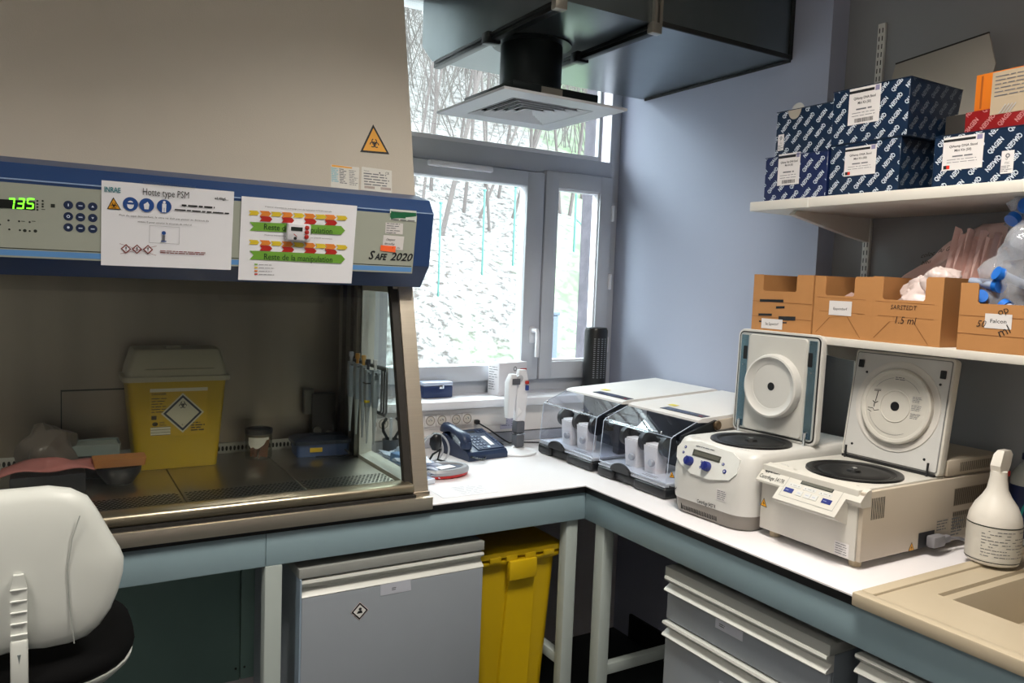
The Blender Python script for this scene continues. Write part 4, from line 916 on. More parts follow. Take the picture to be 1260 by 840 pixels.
# ------------------------------------------------------------------ resin sink top
sk = mat('beige_resin', '#b8ab94', 0.38, noise=0.03, nscale=6)
t = thing('sink_top', 'beige moulded resin sink top at the right end of the bench', 'sink', (1.9, 0.4, 0.89))
Z1 = 0.914; Y1 = 1.0285; SX0, SX1 = 1.488, 2.303; YE = -0.35
bx0, bx1, by1, by0 = 1.665, 2.10, 0.945, 0.35
m = MB(sk)
m.box(SX0, SX0+.030, YE, Y1, .884, Z1, .004); m.box(SX0+.03, SX1, Y1-.03, Y1, .884, Z1, .004); part('raised_rim', m, t, world=True)
m = MB(sk).box(SX0+.028, bx0, YE, Y1-.028, .884, Z1-.006); m.box(bx0, SX1, by1, Y1-.028, .884, Z1-.006); m.box(bx1, SX1, YE, by1, .884, Z1-.006); m.box(bx0, bx1, YE, by0, .884, Z1-.006); part('surface', m, t, world=True, smooth=0)
m = MB(sk)
A = [(bx0, by0), (bx1, by0), (bx1, by1), (bx0, by1)]
ins = lambda d_: [(bx0+d_, by0+d_), (bx1-d_, by0+d_), (bx1-d_, by1-d_), (bx0+d_, by1-d_)]
rings = [[(x, y, z) for x, y in P] for P, z in ((ins(0), Z1-.006), (ins(.002), Z1-.014), (ins(.020), Z1-.015), (ins(.022), Z1-.02), (ins(.035), .800), (ins(.06), .790))]
m.loft(rings, cap0=False, cap1=True); part('basin', m, t, world=True, smooth=30)
# ------------------------------------------------------------------ chair
shell_m = mat('white_chair_plastic', '#cfd2cd', 0.42, noise=0.02); seat_m = mat('black_upholstery', '#040405', 0.9, noise=0.1, spec=0.15)
ch = thing('laboratory_chair', 'white plastic-backed swivel chair with a black seat, in front of the cabinet', 'chair', (-0.055, 1.80, 0))
BP = PF((0, 1.66, 0), (1, 0, 0), (0, -0.0, 1))
R_ = [(22, 601.5), (60, 601), (88, 604), (108, 613), (120, 629), (135, 655), (149, 678), (154, 690), (153, 708), (147, 730), (138, 752), (124, 772), (108, 786), (85, 795), (55, 801), (22, 803)]
Q = [BP.q(*p) for p in R_]; cxx = Q[0][0]; half = [(p[0]-cxx, p[1]) for p in Q]; half[0] = (0, half[1][1]); half[-1] = (0, half[-1][1])
out = half + [(-x, z) for x, z in half[-2:0:-1]]
zc = (out[0][1]+half[-1][1])/2
def ring(sc, dy, bulge): return [(x*sc+cxx+0.0, 1.66+dy-bulge*(1-(abs(x)/.2)**2)+0.10*(abs(x)*sc)**1.6, zc+(z-zc)*sc) for x, z in out]
# back shell seen from behind: convex towards the viewer
rings = [ring(0.02, -.018, 0), ring(.35, -.017, 0), ring(.62, -.014, 0), ring(.85, -.008, 0), ring(.955, .000, 0), ring(.99, .010, 0), ring(1.0, .022, 0), ring(.985, .034, 0)]
shell = part('back_shell', MB(shell_m).loft(rings), ch, world=True, smooth=60)
pad = part('back_pad', MB(seat_m).loft([ring(.97, .034, 0), ring(.965, .05, 0), ring(.90, .065, 0), ring(.3, .066, 0)]), ch, world=True, smooth=60)
zb = half[-1][1]
m = MB(shell_m)
m.box(cxx-.014, cxx+.014, 1.628, 1.648, zb-.06, zb+.035, .006); part('bracket_cover', m, ch, world=True)
m = MB(shell_m).loft([[(cxx-.013, 1.6335, zb+.036), (cxx+.013, 1.6335, zb+.036), (cxx+.013, 1.6305, zb+.13), (cxx+.008, 1.6335, zb+.155), (cxx-.008, 1.6335, zb+.155), (cxx-.013, 1.6305, zb+.13)], [(cxx-.013, 1.66, zb+.036), (cxx+.013, 1.66, zb+.036), (cxx+.013, 1.66, zb+.13), (cxx+.008, 1.66, zb+.155), (cxx-.008, 1.66, zb+.155), (cxx-.013, 1.66, zb+.13)]]); part('spine', m, ch, world=True, smooth=50)
m = MB(mat('shell_crease', '#a4a8a4', .5)).tube([(cxx+.098, 1.6455, BP.q(95,632)[1]), (cxx+.085, 1.6445, BP.q(80,660)[1]), (cxx+.077, 1.6440, BP.q(72,700)[1]), (cxx+.080, 1.6455, BP.q(75,740)[1]), (cxx+.088, 1.6500, BP.q(83,790)[1])], .0012, 6); part('shell_crease', m, ch, world=True)
for k in range(5): part('spine_ridge', MB(mat('ridge_pale', '#e6e8e4', .4)).box(cxx-.013, cxx+.013, 1.6290, 1.6335, zb+.045+k*.021, zb+.0465+k*.021), ch, world=True)
part('back_bar', MB(mat('grey_metal_bar', '#8f9a9c', .35, .5)).tube([(cxx, 1.64, zb+.01), (cxx, 1.645, zb-.10), (cxx, 1.70, .725), (cxx, 1.84, .70)], .013, 10), ch, world=True)
ex = lambda a, b_, z, n=36, p=2.6: [(cxx+(abs(math.cos(2*PI*k/n))**(2/p))*a*(1 if math.cos(2*PI*k/n) >= 0 else -1), 1.845+(abs(math.sin(2*PI*k/n))**(2/p))*b_*(1 if math.sin(2*PI*k/n) >= 0 else -1), z) for k in range(n)]
part('seat_shell', MB(shell_m).loft([ex(.10, .10, .715), ex(.18, .19, .722), ex(.202, .205, .742), ex(.204, .207, .750)]), ch, world=True, smooth=60)
part('seat_cushion', MB(seat_m).loft([ex(.200, .203, .7505), ex(.207, .212, .765), ex(.202, .206, .785), ex(.17, .17, .795), ex(.05, .05, .794)]), ch, world=True, smooth=60)
part('gas_column', MB(black_plastic).lathe([(.03, .10), (.03, .40), (.016, .40), (.016, .715)], (cxx, 1.845, 0), 20), ch, world=True)
for k in range(5):
    a = k*2*PI/5+.3; lg = part('base_leg', MB(black_plastic).bar((cxx, 1.845, .10), (cxx+.25*math.cos(a), 1.845+.25*math.sin(a), .065), .035, .025), ch, world=True)
    part('castor', MB(dark_rubber).lathe([(.024, -.014), (.025, -.008), (.025, .008), (.024, .014)], (cxx+.25*math.cos(a), 1.845+.25*math.sin(a), .026), 16, Matrix.Rotation(PI/2, 4, 'X')), lg, world=True)
# ------------------------------------------------------------------ instruments on the right-hand bench (fronts face -x: local +x runs to the right)
BZ = 0.9005
clear_m = glass('hood_acrylic', '#f3f5fa', 1.2)
inst_w = mat('instrument_offwhite', '#dfdbd8', 0.4, noise=0.02); inst_side = mat('instrument_beige', '#cdbfae', 0.42, noise=0.02)
bump_k = mat('bumper_black', '#17191d', 0.4, noise=0.04); deck_m = mat('deck_pale_grey', '#c7cbd6', 0.3, noise=0.02); sil = mat('silver_strip', '#b9bec8', 0.3, 0.6)
def processor(yc, label, who):
    t = thing('sample_processor', label, 'laboratory instrument', (1.632, yc, BZ), -PI/2, 'white bench instruments with clear hoods')
    w = .171
    # base and bumpers
    part('base', MB(bump_k).box(-w+.004, w-.004, .006, .36, .002, .030, .006), t)
    for x0, x1 in ((-w, -.085), (.02, w)): part('bumper', MB(bump_k).box(x0, x1, -.006, .09, .0, .036, .010, 3), t)
    part('trim_strip', MB(sil).box(-w+.003, w-.003, -.003, .26, .0362, .0425, .002), t)
    part('deck', MB(deck_m).box(-w+.006, w-.006, .002, .25, .0427, .048, .002), t)
    hd = MB(bump_k); hd.prism([(-.095+.05*(1-math.cos(PI*k/10)), .036+.030*math.sin(PI*k/10)) for k in range(11)][::-1], 'y', -.010, -.001); part('hood_handle', hd, t)
    m = MB(grey_ink); g = F((0, .0, .0483), (1,0,0), (0,1,0))
    m.rect(g, .03, .02, .10, .024, .0004); m.rect(g, .035, .032, .095, .036, .0004); part('deck_mark', m, t, smooth=0)
    # body behind the hood
    P = [(.205, .0), (.205, .225), (.125, .236), (.122, .243), (.135, .246), (.56, .262), (.575, .255), (.575, .0)]
    part('body', MB(inst_w).prism(P[:2]+[(.205, .2255), (.56, .245), (.575, .24), (.575, 0)], 'x', -w+.004, w-.004), t, smooth=20)
    part('top_cover', MB(inst_w).prism([(.118, .231), (.118, .238), (.135, .243), (.565, .268), (.582, .262), (.582, .246), (.21, .2262)], 'x', -w, w), t, smooth=20)
    part('side_cheek', MB(inst_side).prism([(.20, .205), (.20, .236), (.57, .262), (.57, .235), (.3, .21)], 'x', w+.0005, w+.006), t, smooth=20)
    m = MB(black_plastic).prism([(.045, .178), (.045, .196), (.185, .237), (.205, .222), (.185, .205)], 'x', w+.0005, w+.010); arm = part('hinge_arm', m, t)
    part('pivot', MB(mat('bronze_pivot', '#6f5b45', .35, .7)).lathe([(.015, 0), (.015, .006), (.011, .009), (.004, .007)], (w+.010, .187, .221), 20, Matrix.Rotation(PI/2, 4, 'Y')), arm)
    part('inner_wall', MB(mat('inner_dark_blue', '#2a2f3a', .35)).box(-w+.006, w-.006, .198, .2045, .048, .222), t)
    m = MB(mat('display_strip', '#23283a', .3)).prism([(.142, .2441), (.142, .2449), (.178, .2470), (.178, .2462)], 'x', -.035, .160); ds = part('display_strip', m, t, smooth=0)
    m = MB(mat('display_ink_blue', '#7f90b8', .4)); g = F((0, .142, .2449), (1,0,0), (0, .036, .0021)); m.lines(g, -.03, .004, .12, .033, 3, h=.25, seed=3, lift=.0004); m.use(red_ink).rect(g, .135, .008, .15, .014, .0006); tag(part('display_text', m, ds, smooth=0), kind='stuff')
    part('yellow_label', MB(mat('label_lemon', '#dfd04a', .5)).prism([(.200, .2482), (.200, .2488), (.222, .2498), (.222, .2492)], 'x', -.062, -.028), t, smooth=0)
    # hood: open-bottomed clear shell
    H = [(.001, .050), (.012, .186), (.020, .194), (.112, .232)]
    V = []; 
    hm = MB(clear_m)
    for (y0, z0), (y1, z1) in zip(H, H[1:]): hm.add([(-w+.004, y0, z0), (w-.004, y0, z0), (w-.004, y1, z1), (-w+.004, y1, z1)], [(0, 1, 2, 3)])
    for x in (-w+.004, w-.004): hm.add([(x, y, z) for y, z in H]+[(x, .20, .232), (x, .20, .050)], [(0, 1, 2, 3, 4, 5)])
    hood = part('clear_hood', hm, t, smooth=0)
    em = mat('acrylic_edge', '#aab4c6', .2, noise=0); 
    m = MB(em)
    for x in (-w+.004, w-.004): m.tube([(x, y, z) for y, z in H], .0013, 5)
    m.tube([(-w+.004, .016, .190), (w-.004, .016, .190)], .0013, 5); m.tube([(-w+.004, .001, .0505), (w-.004, .001, .0505)], .0013, 5); part('hood_edge', m, hood)
    for x in (-.145, .12): part('hood_screw', MB(chrome).lathe([(.003, 0), (.003, .006), (.0015, .008)], (x, .014, .194), 8), hood)
    # inside: two white bottles and dark discs on a shaft
    for x, h in ((-.066, .088), (.032, .086)):
        m = MB(mat('white_cuvette', '#e7e4e6', .4, noise=.03)); m.loft([rr(x-.029, x+.029, .075-.022, .075+.022, .0485, .006), rr(x-.033, x+.033, .075-.027, .075+.027, .0485+h, .006)]); b_ = part('sample_rack', m, t)
        part('rack_cap', MB(mat('white_cuvette', '#e7e4e6')).box(x-.030, x+.028, .055, .095, .0487+h, .0487+h+.006, .002), b_)
        part('tube_ring', MB(mat('clear_grey_ring', '#b8bac2', .25)).lathe([(.010, 0), (.012, .003), (.012, .010), (.010, .013)], (x+.018, .048, .085), 18, Matrix.Rotation(PI/2, 4, 'X')), t)
    sh = part('shaft', MB(mat('shaft_dark', '#2a2c31', .35, .5)).tube([(-w+.02, .13, .145), (w-.02, .13, .145)], .008, 10), t)
    for x in (-.115, -.018, .080):
        m = MB(mat('disc_charcoal', '#1d1f24', .4)).lathe([(.024, -.013), (.033, -.009), (.033, .009), (.024, .013)], (x, .080, .140), 26, Matrix.Rotation(PI/2, 4, 'Y')); part('drive_disc', m, t)
        part('disc_arm', MB(mat('shaft_dark', '#2a2c31')).box(x-.012, x+.012, .12, .20, .12, .15, .003), t)
    part('stand_pin', MB(chrome).lathe([(.004, .148), (.004, .170), (.007, .171), (.006, .177)], (-.06, .12, 0), 10), t)
    part('control_block', MB(mat('inner_dark_blue', '#2a2f3a')).box(.125, .160, .12, .198, .05, .16, .004), t)
    return t
processor(2.323, 'white bench instrument with clear hood nearest the window corner', 1)
processor(1.948, 'white bench instrument with clear hood just left of the rounded centrifuge', 2)

# ---- centrifuge with rounded body (nearer the window)
cw = mat('centrifuge_offwhite', '#cdccc8', 0.4, noise=0.02); cg = mat('centrifuge_grey_base', '#857f78', 0.5, noise=0.03); blk_r = mat('bowl_black_rubber', '#0d0d0e', 0.35, noise=0.1)
t = thing('centrifuge', 'rounded off-white centrifuge with two blue knobs and raised lid, left of the boxier one', 'centrifuge', (1.592, 1.575, BZ), -PI/2+0.05, 'open bench centrifuges')
def rb_(x, y0, y1, z, r): return rr(-x, x, y0, y1, z, r, 7)
part('base_skirt', MB(cg).loft([rb_(.130, .012, .50, .0, .05), rb_(.136, .004, .505, .006, .055), rb_(.141, .000, .508, .042, .055)]), t, smooth=50)
part('body', MB(cw).loft([rb_(.143, -.002, .509, .0425, .055), rb_(.146, -.004, .51, .075, .055), rb_(.1475, .000, .51, .12, .05), rb_(.147, .012, .51, .165, .045), rb_(.1455, .024, .51, .196, .04), rb_(.141, .034, .507, .208, .036), rb_(.134, .044, .50, .2125, .03)]), t, smooth=50)
m = MB(mat('vent_shadow', '#0d0f10'))
for k in range(22): m.box(-.09+k*.0062, -.0872+k*.0062, -.0008+.003, .004, .010, .030)
part('front_vent', m, t, smooth=0)
def TP(t, o, u, v):
    M_ = Matrix.Translation(t.location) @ t.rotation_euler.to_matrix().to_4x4(); R3 = M_.to_3x3()
    return PF(M_ @ Vector(o), R3 @ Vector(u), R3 @ Vector(v))
G1 = TP(t, (0, -.0040, .12), (1, 0, 0), (0, .025, .076))
m = MB(mat('console_pale', '#d9dbd8', .4)); Q = G1.pts([(833, 562), (834, 549), (841, 542), (862, 543), (902, 557), (911, 566), (907, 583), (897, 591), (872, 590), (850, 582), (838, 571)]); m.loft([[G1.p(a, b_, -.016) for a, b_ in Q[::-1]], [G1.p(a, b_, .0016) for a, b_ in Q[::-1]]]); cons = part('control_console', m, t, world=True, smooth=0)
G1b = PF(G1.p(0, 0, .0018), G1.u, G1.v)
def pquad(m, G, x0, y0, x1, y1, sl, lift, tall):  # sloped screen strip given in pixels
    m.poly(G, [G.q(x0, y0), G.q(x1, y0+sl*(x1-x0)), G.q(x1, y0+sl*(x1-x0)-tall), G.q(x0, y0-tall)], lift)
m = MB(mat('lcd_grey', '#5d5d55', .3)); Q = G1b.pts([(851.5, 560), (885, 569.5), (888, 562), (854, 552)]); m.poly(G1b, Q, .0006); m.use(mat('lcd_dark', '#2b3330')).poly(G1b, G1b.pts([(852.5, 559), (884.5, 568.3), (887, 562.5), (854.6, 553.3)]), .0009); m.use(mat('lcd_grey', '#5d5d55')).poly(G1b, G1b.pts([(853.5, 558.4), (884, 567.3), (886.3, 563), (855.3, 554.2)]), .0012)
part('screen', m, cons, world=True, smooth=0)
m = MB(grey_ink); a = G1b.q(856, 550.5); b_ = G1b.q(882, 556); m.lines(G1b, a[0], b_[1], b_[0], b_[1]+.005, 1, h=.5, seed=2, ragged=.1); part('print', m, cons, world=True, smooth=0)
knob_b = mat('knob_blue', '#1f2c78', .38)
Rk = Matrix((( *G1.u, 0), (*G1.v, 0), (*G1.n, 0), (0, 0, 0, 1))).transposed()
for px, py in ((849, 567), (870.5, 574)):
    q = G1b.q(px, py); Mk = Rk.copy(); Mk.translation = G1b.p(q[0], q[1], 0)
    mb = MB(knob_b).lathe([(.0135, 0), (.0135, .010), (.0115, .016), (.004, .017)], seg=20); mb.xf(Mk); kb = part('knob', mb, cons, world=True)
    mb = MB(knob_b).box(-.003, .003, -.0125, .0125, .0165, .0195, .001); mb.xf(Mk); part('knob_grip', mb, kb, world=True)
for px, py, r_ in ((844, 549.5, .0042), (841, 556, .0038), (890, 571, .0042), (891.5, 580, .0062), (863.5, 568, .0036), (861.5, 574.5, .0036)):
    q = G1b.q(px, py); mb = MB(knob_b); Mk = Rk.copy(); Mk.translation = G1b.p(q[0], q[1], 0); mb.lathe([(r_, 0), (r_, .001), (r_*.9, .0016)], seg=16).xf(Mk)
    mb.use(mat('button_white_dot', '#c6cade', .4)).disc(PF(G1b.p(0, 0, .0017), G1.u, G1.v), q[0], q[1], r_*.45, .0003, 10); part('button', mb, cons, world=True, smooth=0)
G1c = TP(t, (0, -.0035, .075), (1, 0, 0), (0, .0005, 1))
m = MB(black_ink); q = G1c.q(823.5, 599.5); m.text(G1c, 'eppendorf', q[0], q[1]-.001, .014, wid=.030, bold=.04, lift=.0012); part('lettering', m, t, world=True, smooth=0); m = MB(black_ink)
q = G1c.q(858, 616); m.text(G1c, 'Centrifuge 5427 R', q[0], q[1]-.004, .014, wid=.068, bold=.02, lift=.0012); part('lettering', m, t, world=True, smooth=0)
m = MB(mat('sticker_white', '#d6d3d2')); a = G1c.q(881, 613); m.rect(G1c, a[0], a[1]-.002, a[0]+.036, a[1]+.030, .0012); m.use(grey_ink); m.lines(G1c, a[0]+.004, a[1], a[0]+.034, a[1]+.027, 5, h=.35, seed=9, ragged=.2, lift=.0015); part('notice_sticker', m, t, world=True, smooth=0)
m = MB(); T_ = G1c.pts([(827.5, 579), (824.5, 587), (831, 588)]); warn_tri(m, G1c, T_, .0030); part('warning_sticker', m, t, world=True, smooth=0)
# bowl opening
def bowl(t, cx, cy, r, z, depth=.10):
    b0 = part('bowl_seal', MB(blk_r).lathe([(r-.020, -.002), (r-.016, .004), (r-.008, .006), (r, .005), (r+.001, .0)], (cx, cy, z), 44, cap=False), t)
    m = MB(mat('bowl_inside', '#060607', .4, 0)).lathe([(r-.017, .0045), (r-.022, .0005), (r-.024, .0002), (.03, .0002)], (cx, cy, z), 44, cap=False); part('bowl', m, b0)
    m = MB(mat('rotor_black', '#060607', .5)).lathe([(r-.030, .0005), (r-.034, .0030), (r-.06, .0038), (.030, .0022), (.018, .0022), (.016, .0075), (.006, .008)], (cx, cy, z), 40, cap=True); rt = part('rotor', m, b0)
    m = MB(chrome).lathe([(.008, .008), (.008, .011), (.003, .0125)], (cx, cy, z), 12); part('rotor_nut', m, rt)
bowl(t, .012, .165, .113, .2125)
part('top_print', (lambda m: m.lines(F((0,0,.2127),(1,0,0),(0,1,0)), -.115, .055, -.075, .062, 1, h=.3, seed=3).lines(F((0,0,.2127),(1,0,0),(0,1,0)), .06, .048, .11, .054, 1, h=.3, seed=4))(MB(grey_ink)), t, smooth=0)
lid = MB(cw)
def lid_ring(x, z0, z1, y, r, n=5):
    P = []
    for cx_, cz_, a0 in ((x-r, z1-r, 0), (-x+r, z1-r, PI/2), (-x+r, z0+r, PI), (x-r, z0+r, 1.5*PI)):
        for k in range(n+1): a_ = a0+k*PI/2/n; P.append((cx_+r*math.cos(a_), y, cz_+r*math.sin(a_)))
    return P
lean = Matrix.Translation((0, .272, .215)) @ Matrix.Rotation(-0.02, 4, 'X')
def L_(mb): return mb.xf(lean)
lo = part('lid', L_(MB(cw).loft([lid_ring(.148, .0, .312, .0, .018), lid_ring(.150, -.002, .314, .006, .02), lid_ring(.148, 0, .312, .020, .018), lid_ring(.135, .015, .295, .028, .02)])), t, smooth=40)
part('lid_gasket', L_(MB(black_plastic).loft([lid_ring(.143, .006, .307, -.0005, .015), lid_ring(.143, .006, .307, -.0015, .015)])), lo)
part('lid_liner', L_(MB(mat('lid_grey', '#a7aaa8', .45)).loft([lid_ring(.139, .010, .303, -.0016, .012), lid_ring(.139, .010, .303, -.0026, .012)])), lo)
bst = mat('steel_strip_blue_reflection', '#8fb0c4', .22, .95, noise=.05)  # bluish reflection put into the base colour of plain steel
for s_ in (-1, 1):
    a, b_ = sorted((s_*.108, s_*.133)); part('steel_rail', L_(MB(bst).box(a, b_, -.0045, -.0027, .016, .296)), lo)
    part('latch_slot', L_(MB(black_plastic).box(s_*.121-.012*(s_ > 0)-.002, s_*.121+.012*(s_ < 0)-.002+.002, -.0052, -.0046, .222, .262)), lo)
    part('hinge_post', MB(chrome).tube([(s_*.118, .262, .212), (s_*.118, .262, .25)], .0045, 8), t)
    m = L_(MB(chrome)); 
    for zz in (.205, .035): part('rail_screw', L_(MB(chrome).lathe([(.003, 0), (.0025, .002)], (s_*.121, -.0046, zz), 8, Matrix.Rotation(PI/2, 4, 'X'))), lo)
part('centre_panel', L_(MB(mat('lid_pale', '#c4c3be', .42)).loft([lid_ring(.103, .012, .300, -.0027, .010), lid_ring(.101, .014, .298, -.007, .010)])), lo)
Rx = Matrix.Rotation(PI/2, 4, 'X')
dk = part('lid_disc', L_(MB(cw).lathe([(.096, .007), (.096, .016), (.0915, .030), (.086, .0315), (.078, .024), (.066, .0215), (.0655, .0205), (.010, .0205)], (.0, -.0, .152), 48, Rx)), lo, smooth=35)
part('disc_hole', L_(MB(black_plastic).lathe([(.012, .0206), (.012, .0212)], (.0, 0, .152), 18, Rx)), dk)

# ---- boxier centrifuge
t = thing('centrifuge', 'boxy off-white centrifuge with overhanging keypad and tilted open lid, beside the sink', 'centrifuge', (1.645, 1.275, BZ), -PI/2, 'open bench centrifuges')
w = .150; TZ = .190
cw2 = mat('centrifuge_grey_white', '#cbc8c0', 0.42, noise=0.02); cw3 = mat('centrifuge_side_beige', '#bdb2a2', 0.45, noise=0.02)
part('body', MB(cw2).box(-w, w-.012, .0, .345, .018, TZ, .003), t)
part('side_panel', MB(cw3).box(w-.0118, w, .004, .62, .019, TZ-.004, .002), t)
part('rear_body', MB(cw3).box(-w, w-.0120, .3455, .62, .018, TZ, .003), t)
part('rear_block', MB(cw3).box(-w+.01, w-.004, .345, .60, TZ+.0005, TZ+.042, .006), t)
# console: sloped fascia with a nose that overhangs the front
Pw = [(.030, TZ+.002), (.012, TZ-.003), (-.022, .152), (-.022, .147), (.0, .142), (.030, .142)]
m = MB(cw2).prism(Pw, 'x', -w-.001, -.062); part('fascia_wing', m, t, smooth=15)
Pn = [(.030, TZ+.002), (.012, TZ-.003), (-.048, .124), (-.046, .119), (.001, .100), (.030, .100)]
part('fascia_nose', MB(cw2).prism(Pn, 'x', -.072, .112), t, smooth=15)
part('fascia_wing', MB(cw2).prism([(.030, TZ+.002), (.012, TZ-.003), (-.010, .164), (-.008, .156), (.0, .150), (.030, .150)], 'x', .1122, w+.0008), t, smooth=15)
G2 = TP(t, (0, .012, TZ-.003), (1, 0, 0), (0, .060, .063))
m = MB(grey_ink); a = (-.060, -.074); b_ = (.098, -.006)
for r in ((a[0], a[1], b_[0], a[1]+.0007), (a[0], b_[1]-.0007, b_[0], b_[1]), (a[0], a[1], a[0]+.0007, b_[1]), (b_[0]-.0007, a[1], b_[0], b_[1])): m.rect(G2, *r)
kp = part('keypad', m, t, world=True, smooth=0)
m = MB(mat('lcd_dark', '#2b3330')).rect(G2, -.022, -.027, .072, -.010, .0006); m.use(mat('lcd_grey', '#5d5d55')).rect(G2, -.019, -.025, .069, -.012, .0009); part('screen', m, kp, world=True, smooth=0)
wht = mat('key_white', '#c9cac8', .4)
for x0 in (-.050, -.006, .040):
    m = MB(wht).slab(G2, x0, -.041, x0+.036, -.031, .0006); m.use(black_ink)
    for sx in (.006, .030): m.poly(G2, [(x0+sx-.0015, -.0375), (x0+sx+.0015, -.0375), (x0+sx, -.0345)], .0009)
    m.use(grey_ink).rect(G2, x0+.013, -.0365, x0+.023, -.0355, .0009); part('key', m, kp, world=True, smooth=0)
for x0, c_ in ((-.054, knob_b), (-.018, wht), (.006, wht), (.026, wht), (.058, knob_b)):
    m = MB(c_).slab(G2, x0, -.061 if c_ is wht else -.060, x0+(.018 if c_ is wht else .026), -.047, .0010); m.use(mat('key_ink', '#9aa3c4', .5)); m.rect(G2, x0+.004, -.0545, x0+.013, -.0530, .0014); part('key', m, kp, world=True, smooth=0)
m = MB(black_ink); m.text(G2, 'eppendorf', -.140, -.020, .017, wid=.050, bold=.035); part('lettering', m, t, world=True, smooth=0); m = MB(black_ink); m.text(G2, 'Centrifuge 5417R', -.146, -.041, .017, wid=.080, bold=.01); part('lettering', m, t, world=True, smooth=0)
G3 = TP(t, (0, 0, 0), (1, 0, 0), (0, 0, 1))
m = MB(); T_ = G3.pts([(940.5, 612), (936, 621), (944, 624.5)]); warn_tri(m, G3, T_, .0010); part('warning_sticker', m, t, world=True, smooth=0)
m = MB(mat('sticker_white', '#d6d3d2')).rect(G3, .083, .022, .123, .055, .0010); m.use(grey_ink); m.lines(G3, .086, .024, .118, .053, 5, h=.3, seed=10, ragged=.15, lift=.0013); part('notice_sticker', m, t, world=True, smooth=0)
# vents and socket on the right side
G4 = TP(t, (w, 0, 0), (0, 1, 0), (0, 0, 1)); vs_ = mat('vent_shadow', '#0d0f10')
m = MB(vs_)
for k in range(8): m.rect(G4, .034+k*.0066, .118, .0372+k*.0066, .170, .0006)
part('front_side_vent', m, t, world=True, smooth=0)
for z0, z1 in ((.112, .158), (.047, .097)):
    m = MB(mat('grille_recess', '#8d8171', .6)).rect(G4, .375, z0, .53, z1, .0005); m.use(mat('vent_shadow_brown', '#3a342c', .8))
    for k in range(24): m.rect(G4, .378+k*.0063, z0+.002, .3812+k*.0063, z1-.002, .0009)
    part('rear_side_vent', m, t, world=True, smooth=0)
G5 = TP(t, (w-.004, 0, 0), (0, 1, 0), (0, 0, 1)); m = MB(mat('vent_shadow_brown', '#3a342c'))
for k in range(24): m.rect(G5, .40+k*.0066, TZ+.010, .403+k*.0066, TZ+.034, .0006)
part('top_block_vent', m, t, world=True, smooth=0)
m = MB(black_plastic).rect(G4, .232, .020, .300, .060, .0006); so = part('power_socket', m, t, world=True, smooth=0)
m = MB(mat('plug_grey', '#77767a', .45)).box(.001, .026, .262, .312, .022, .052, .006); m.box(.004, .022, .31, .345, .027, .046, .006); m.xf(Matrix.Translation((w, 0, 0))); part('plug', m, so)
m = MB(mat('plug_grey', '#77767a')).tube([(w+.013, .340, .036), (w+.014, .39, .03), (w+.018, .44, .012), (w+.016, .50, .022), (w+.012, .44, .0275), (w+.03, .36, .022), (w+.035, .30, .022)][:4], .004, 8); part('power_lead', m, so)
m = MB(); warn_tri(m, G4, G4.pts([(1122, 665), (1117, 672), (1126, 671)]) if False else [(.205, .042), (.192, .019), (.218, .019)], .0010); part('warning_sticker', m, t, world=True, smooth=0)
m = MB(mat('sticker_beige', '#b5ab9b', .6)).rect(G4, .305, .052, .36, .085, .0008); m.rect(G4, .37, .030, .44, .085, .0008); m.use(grey_ink); m.lines(G4, .307, .054, .357, .083, 4, h=.45, seed=1, lift=.0011); m.lines(G4, .372, .032, .43, .083, 6, h=.45, seed=2, lift=.0011); part('data_sticker', m, t, world=True, smooth=0)
for x, y in ((-w+.03, .03), (w-.03, .03), (-w+.03, .58), (w-.03, .58)): part('foot', MB(mat('foot_beige', '#b9a98d', .5)).lathe([(.014, 0), (.016, .0178)], (x, y, 0), 14), t)
bowl(t, .012, .155, .117, TZ+.0005)
m = MB(grey_ink); g = F((0,0,TZ+.0002),(1,0,0),(0,1,0)); m.rect(g, -.10, .035, -.096, .039, .0004); m.rect(g, .105, .034, .113, .038, .0004); m.lines(g, -.13, .045, -.105, .050, 1, h=.3, seed=1); part('top_mark', m, t, smooth=0)
lean = Matrix.Translation((0, .312, TZ+.004)) @ Matrix.Rotation(-0.13, 4, 'X')
lo = part('lid', L_(MB(cw2).loft([lid_ring(.142, .0, .300, .0, .008), lid_ring(.144, -.002, .302, .004, .01), lid_ring(.143, 0, .300, .024, .01), lid_ring(.13, .012, .286, .030, .014)])), t, smooth=40)
part('lid_groove', L_(MB(mat('lid_groove_grey', '#77797a', .5)).loft([lid_ring(.137, .005, .295, -.0004, .006), lid_ring(.137, .005, .295, -.0010, .006)])), lo)
part('lid_liner', L_(MB(mat('lid_pale_grey', '#c9c9c7', .45)).loft([lid_ring(.1345, .0075, .2925, -.0011, .005), lid_ring(.1345, .0075, .2925, -.0022, .005)])), lo)
cz = .158
part('lid_ring', L_(MB(mat('lid_ring_pale', '#d2cfca', .42)).lathe([(.122, .0023), (.121, .0045), (.106, .0052), (.103, .003)], (.003, 0, cz), 52, Rx, cap=False)), lo)
dk = part('lid_disc', L_(MB(cw2).lathe([(.101, .0023), (.100, .016), (.096, .018), (.088, .0165), (.087, .0150), (.044, .0150), (.043, .0165), (.041, .0165), (.0405, .0150), (.012, .0150)], (.006, 0, cz), 52, Rx)), lo, smooth=35)
Lg = TP(t, lean @ Vector((.006, -.0151, cz)), (1, 0, 0), lean.to_3x3() @ Vector((0, 0, 1)))
part('disc_hole', L_(MB(black_plastic).lathe([(.0125, .0151), (.0125, .0157)], (.006, 0, cz), 20, Rx)), dk)
m = MB(grey_ink); m.ring(Lg, 0, 0, .076, .0768, .0006, 24, .6, 1.35); m.ring(Lg, 0, 0, .076, .0768, .0006, 24, 1.75, 2.5); m.ring(Lg, 0, 0, .076, .0768, .0006, 24, 3.5, 5.2)
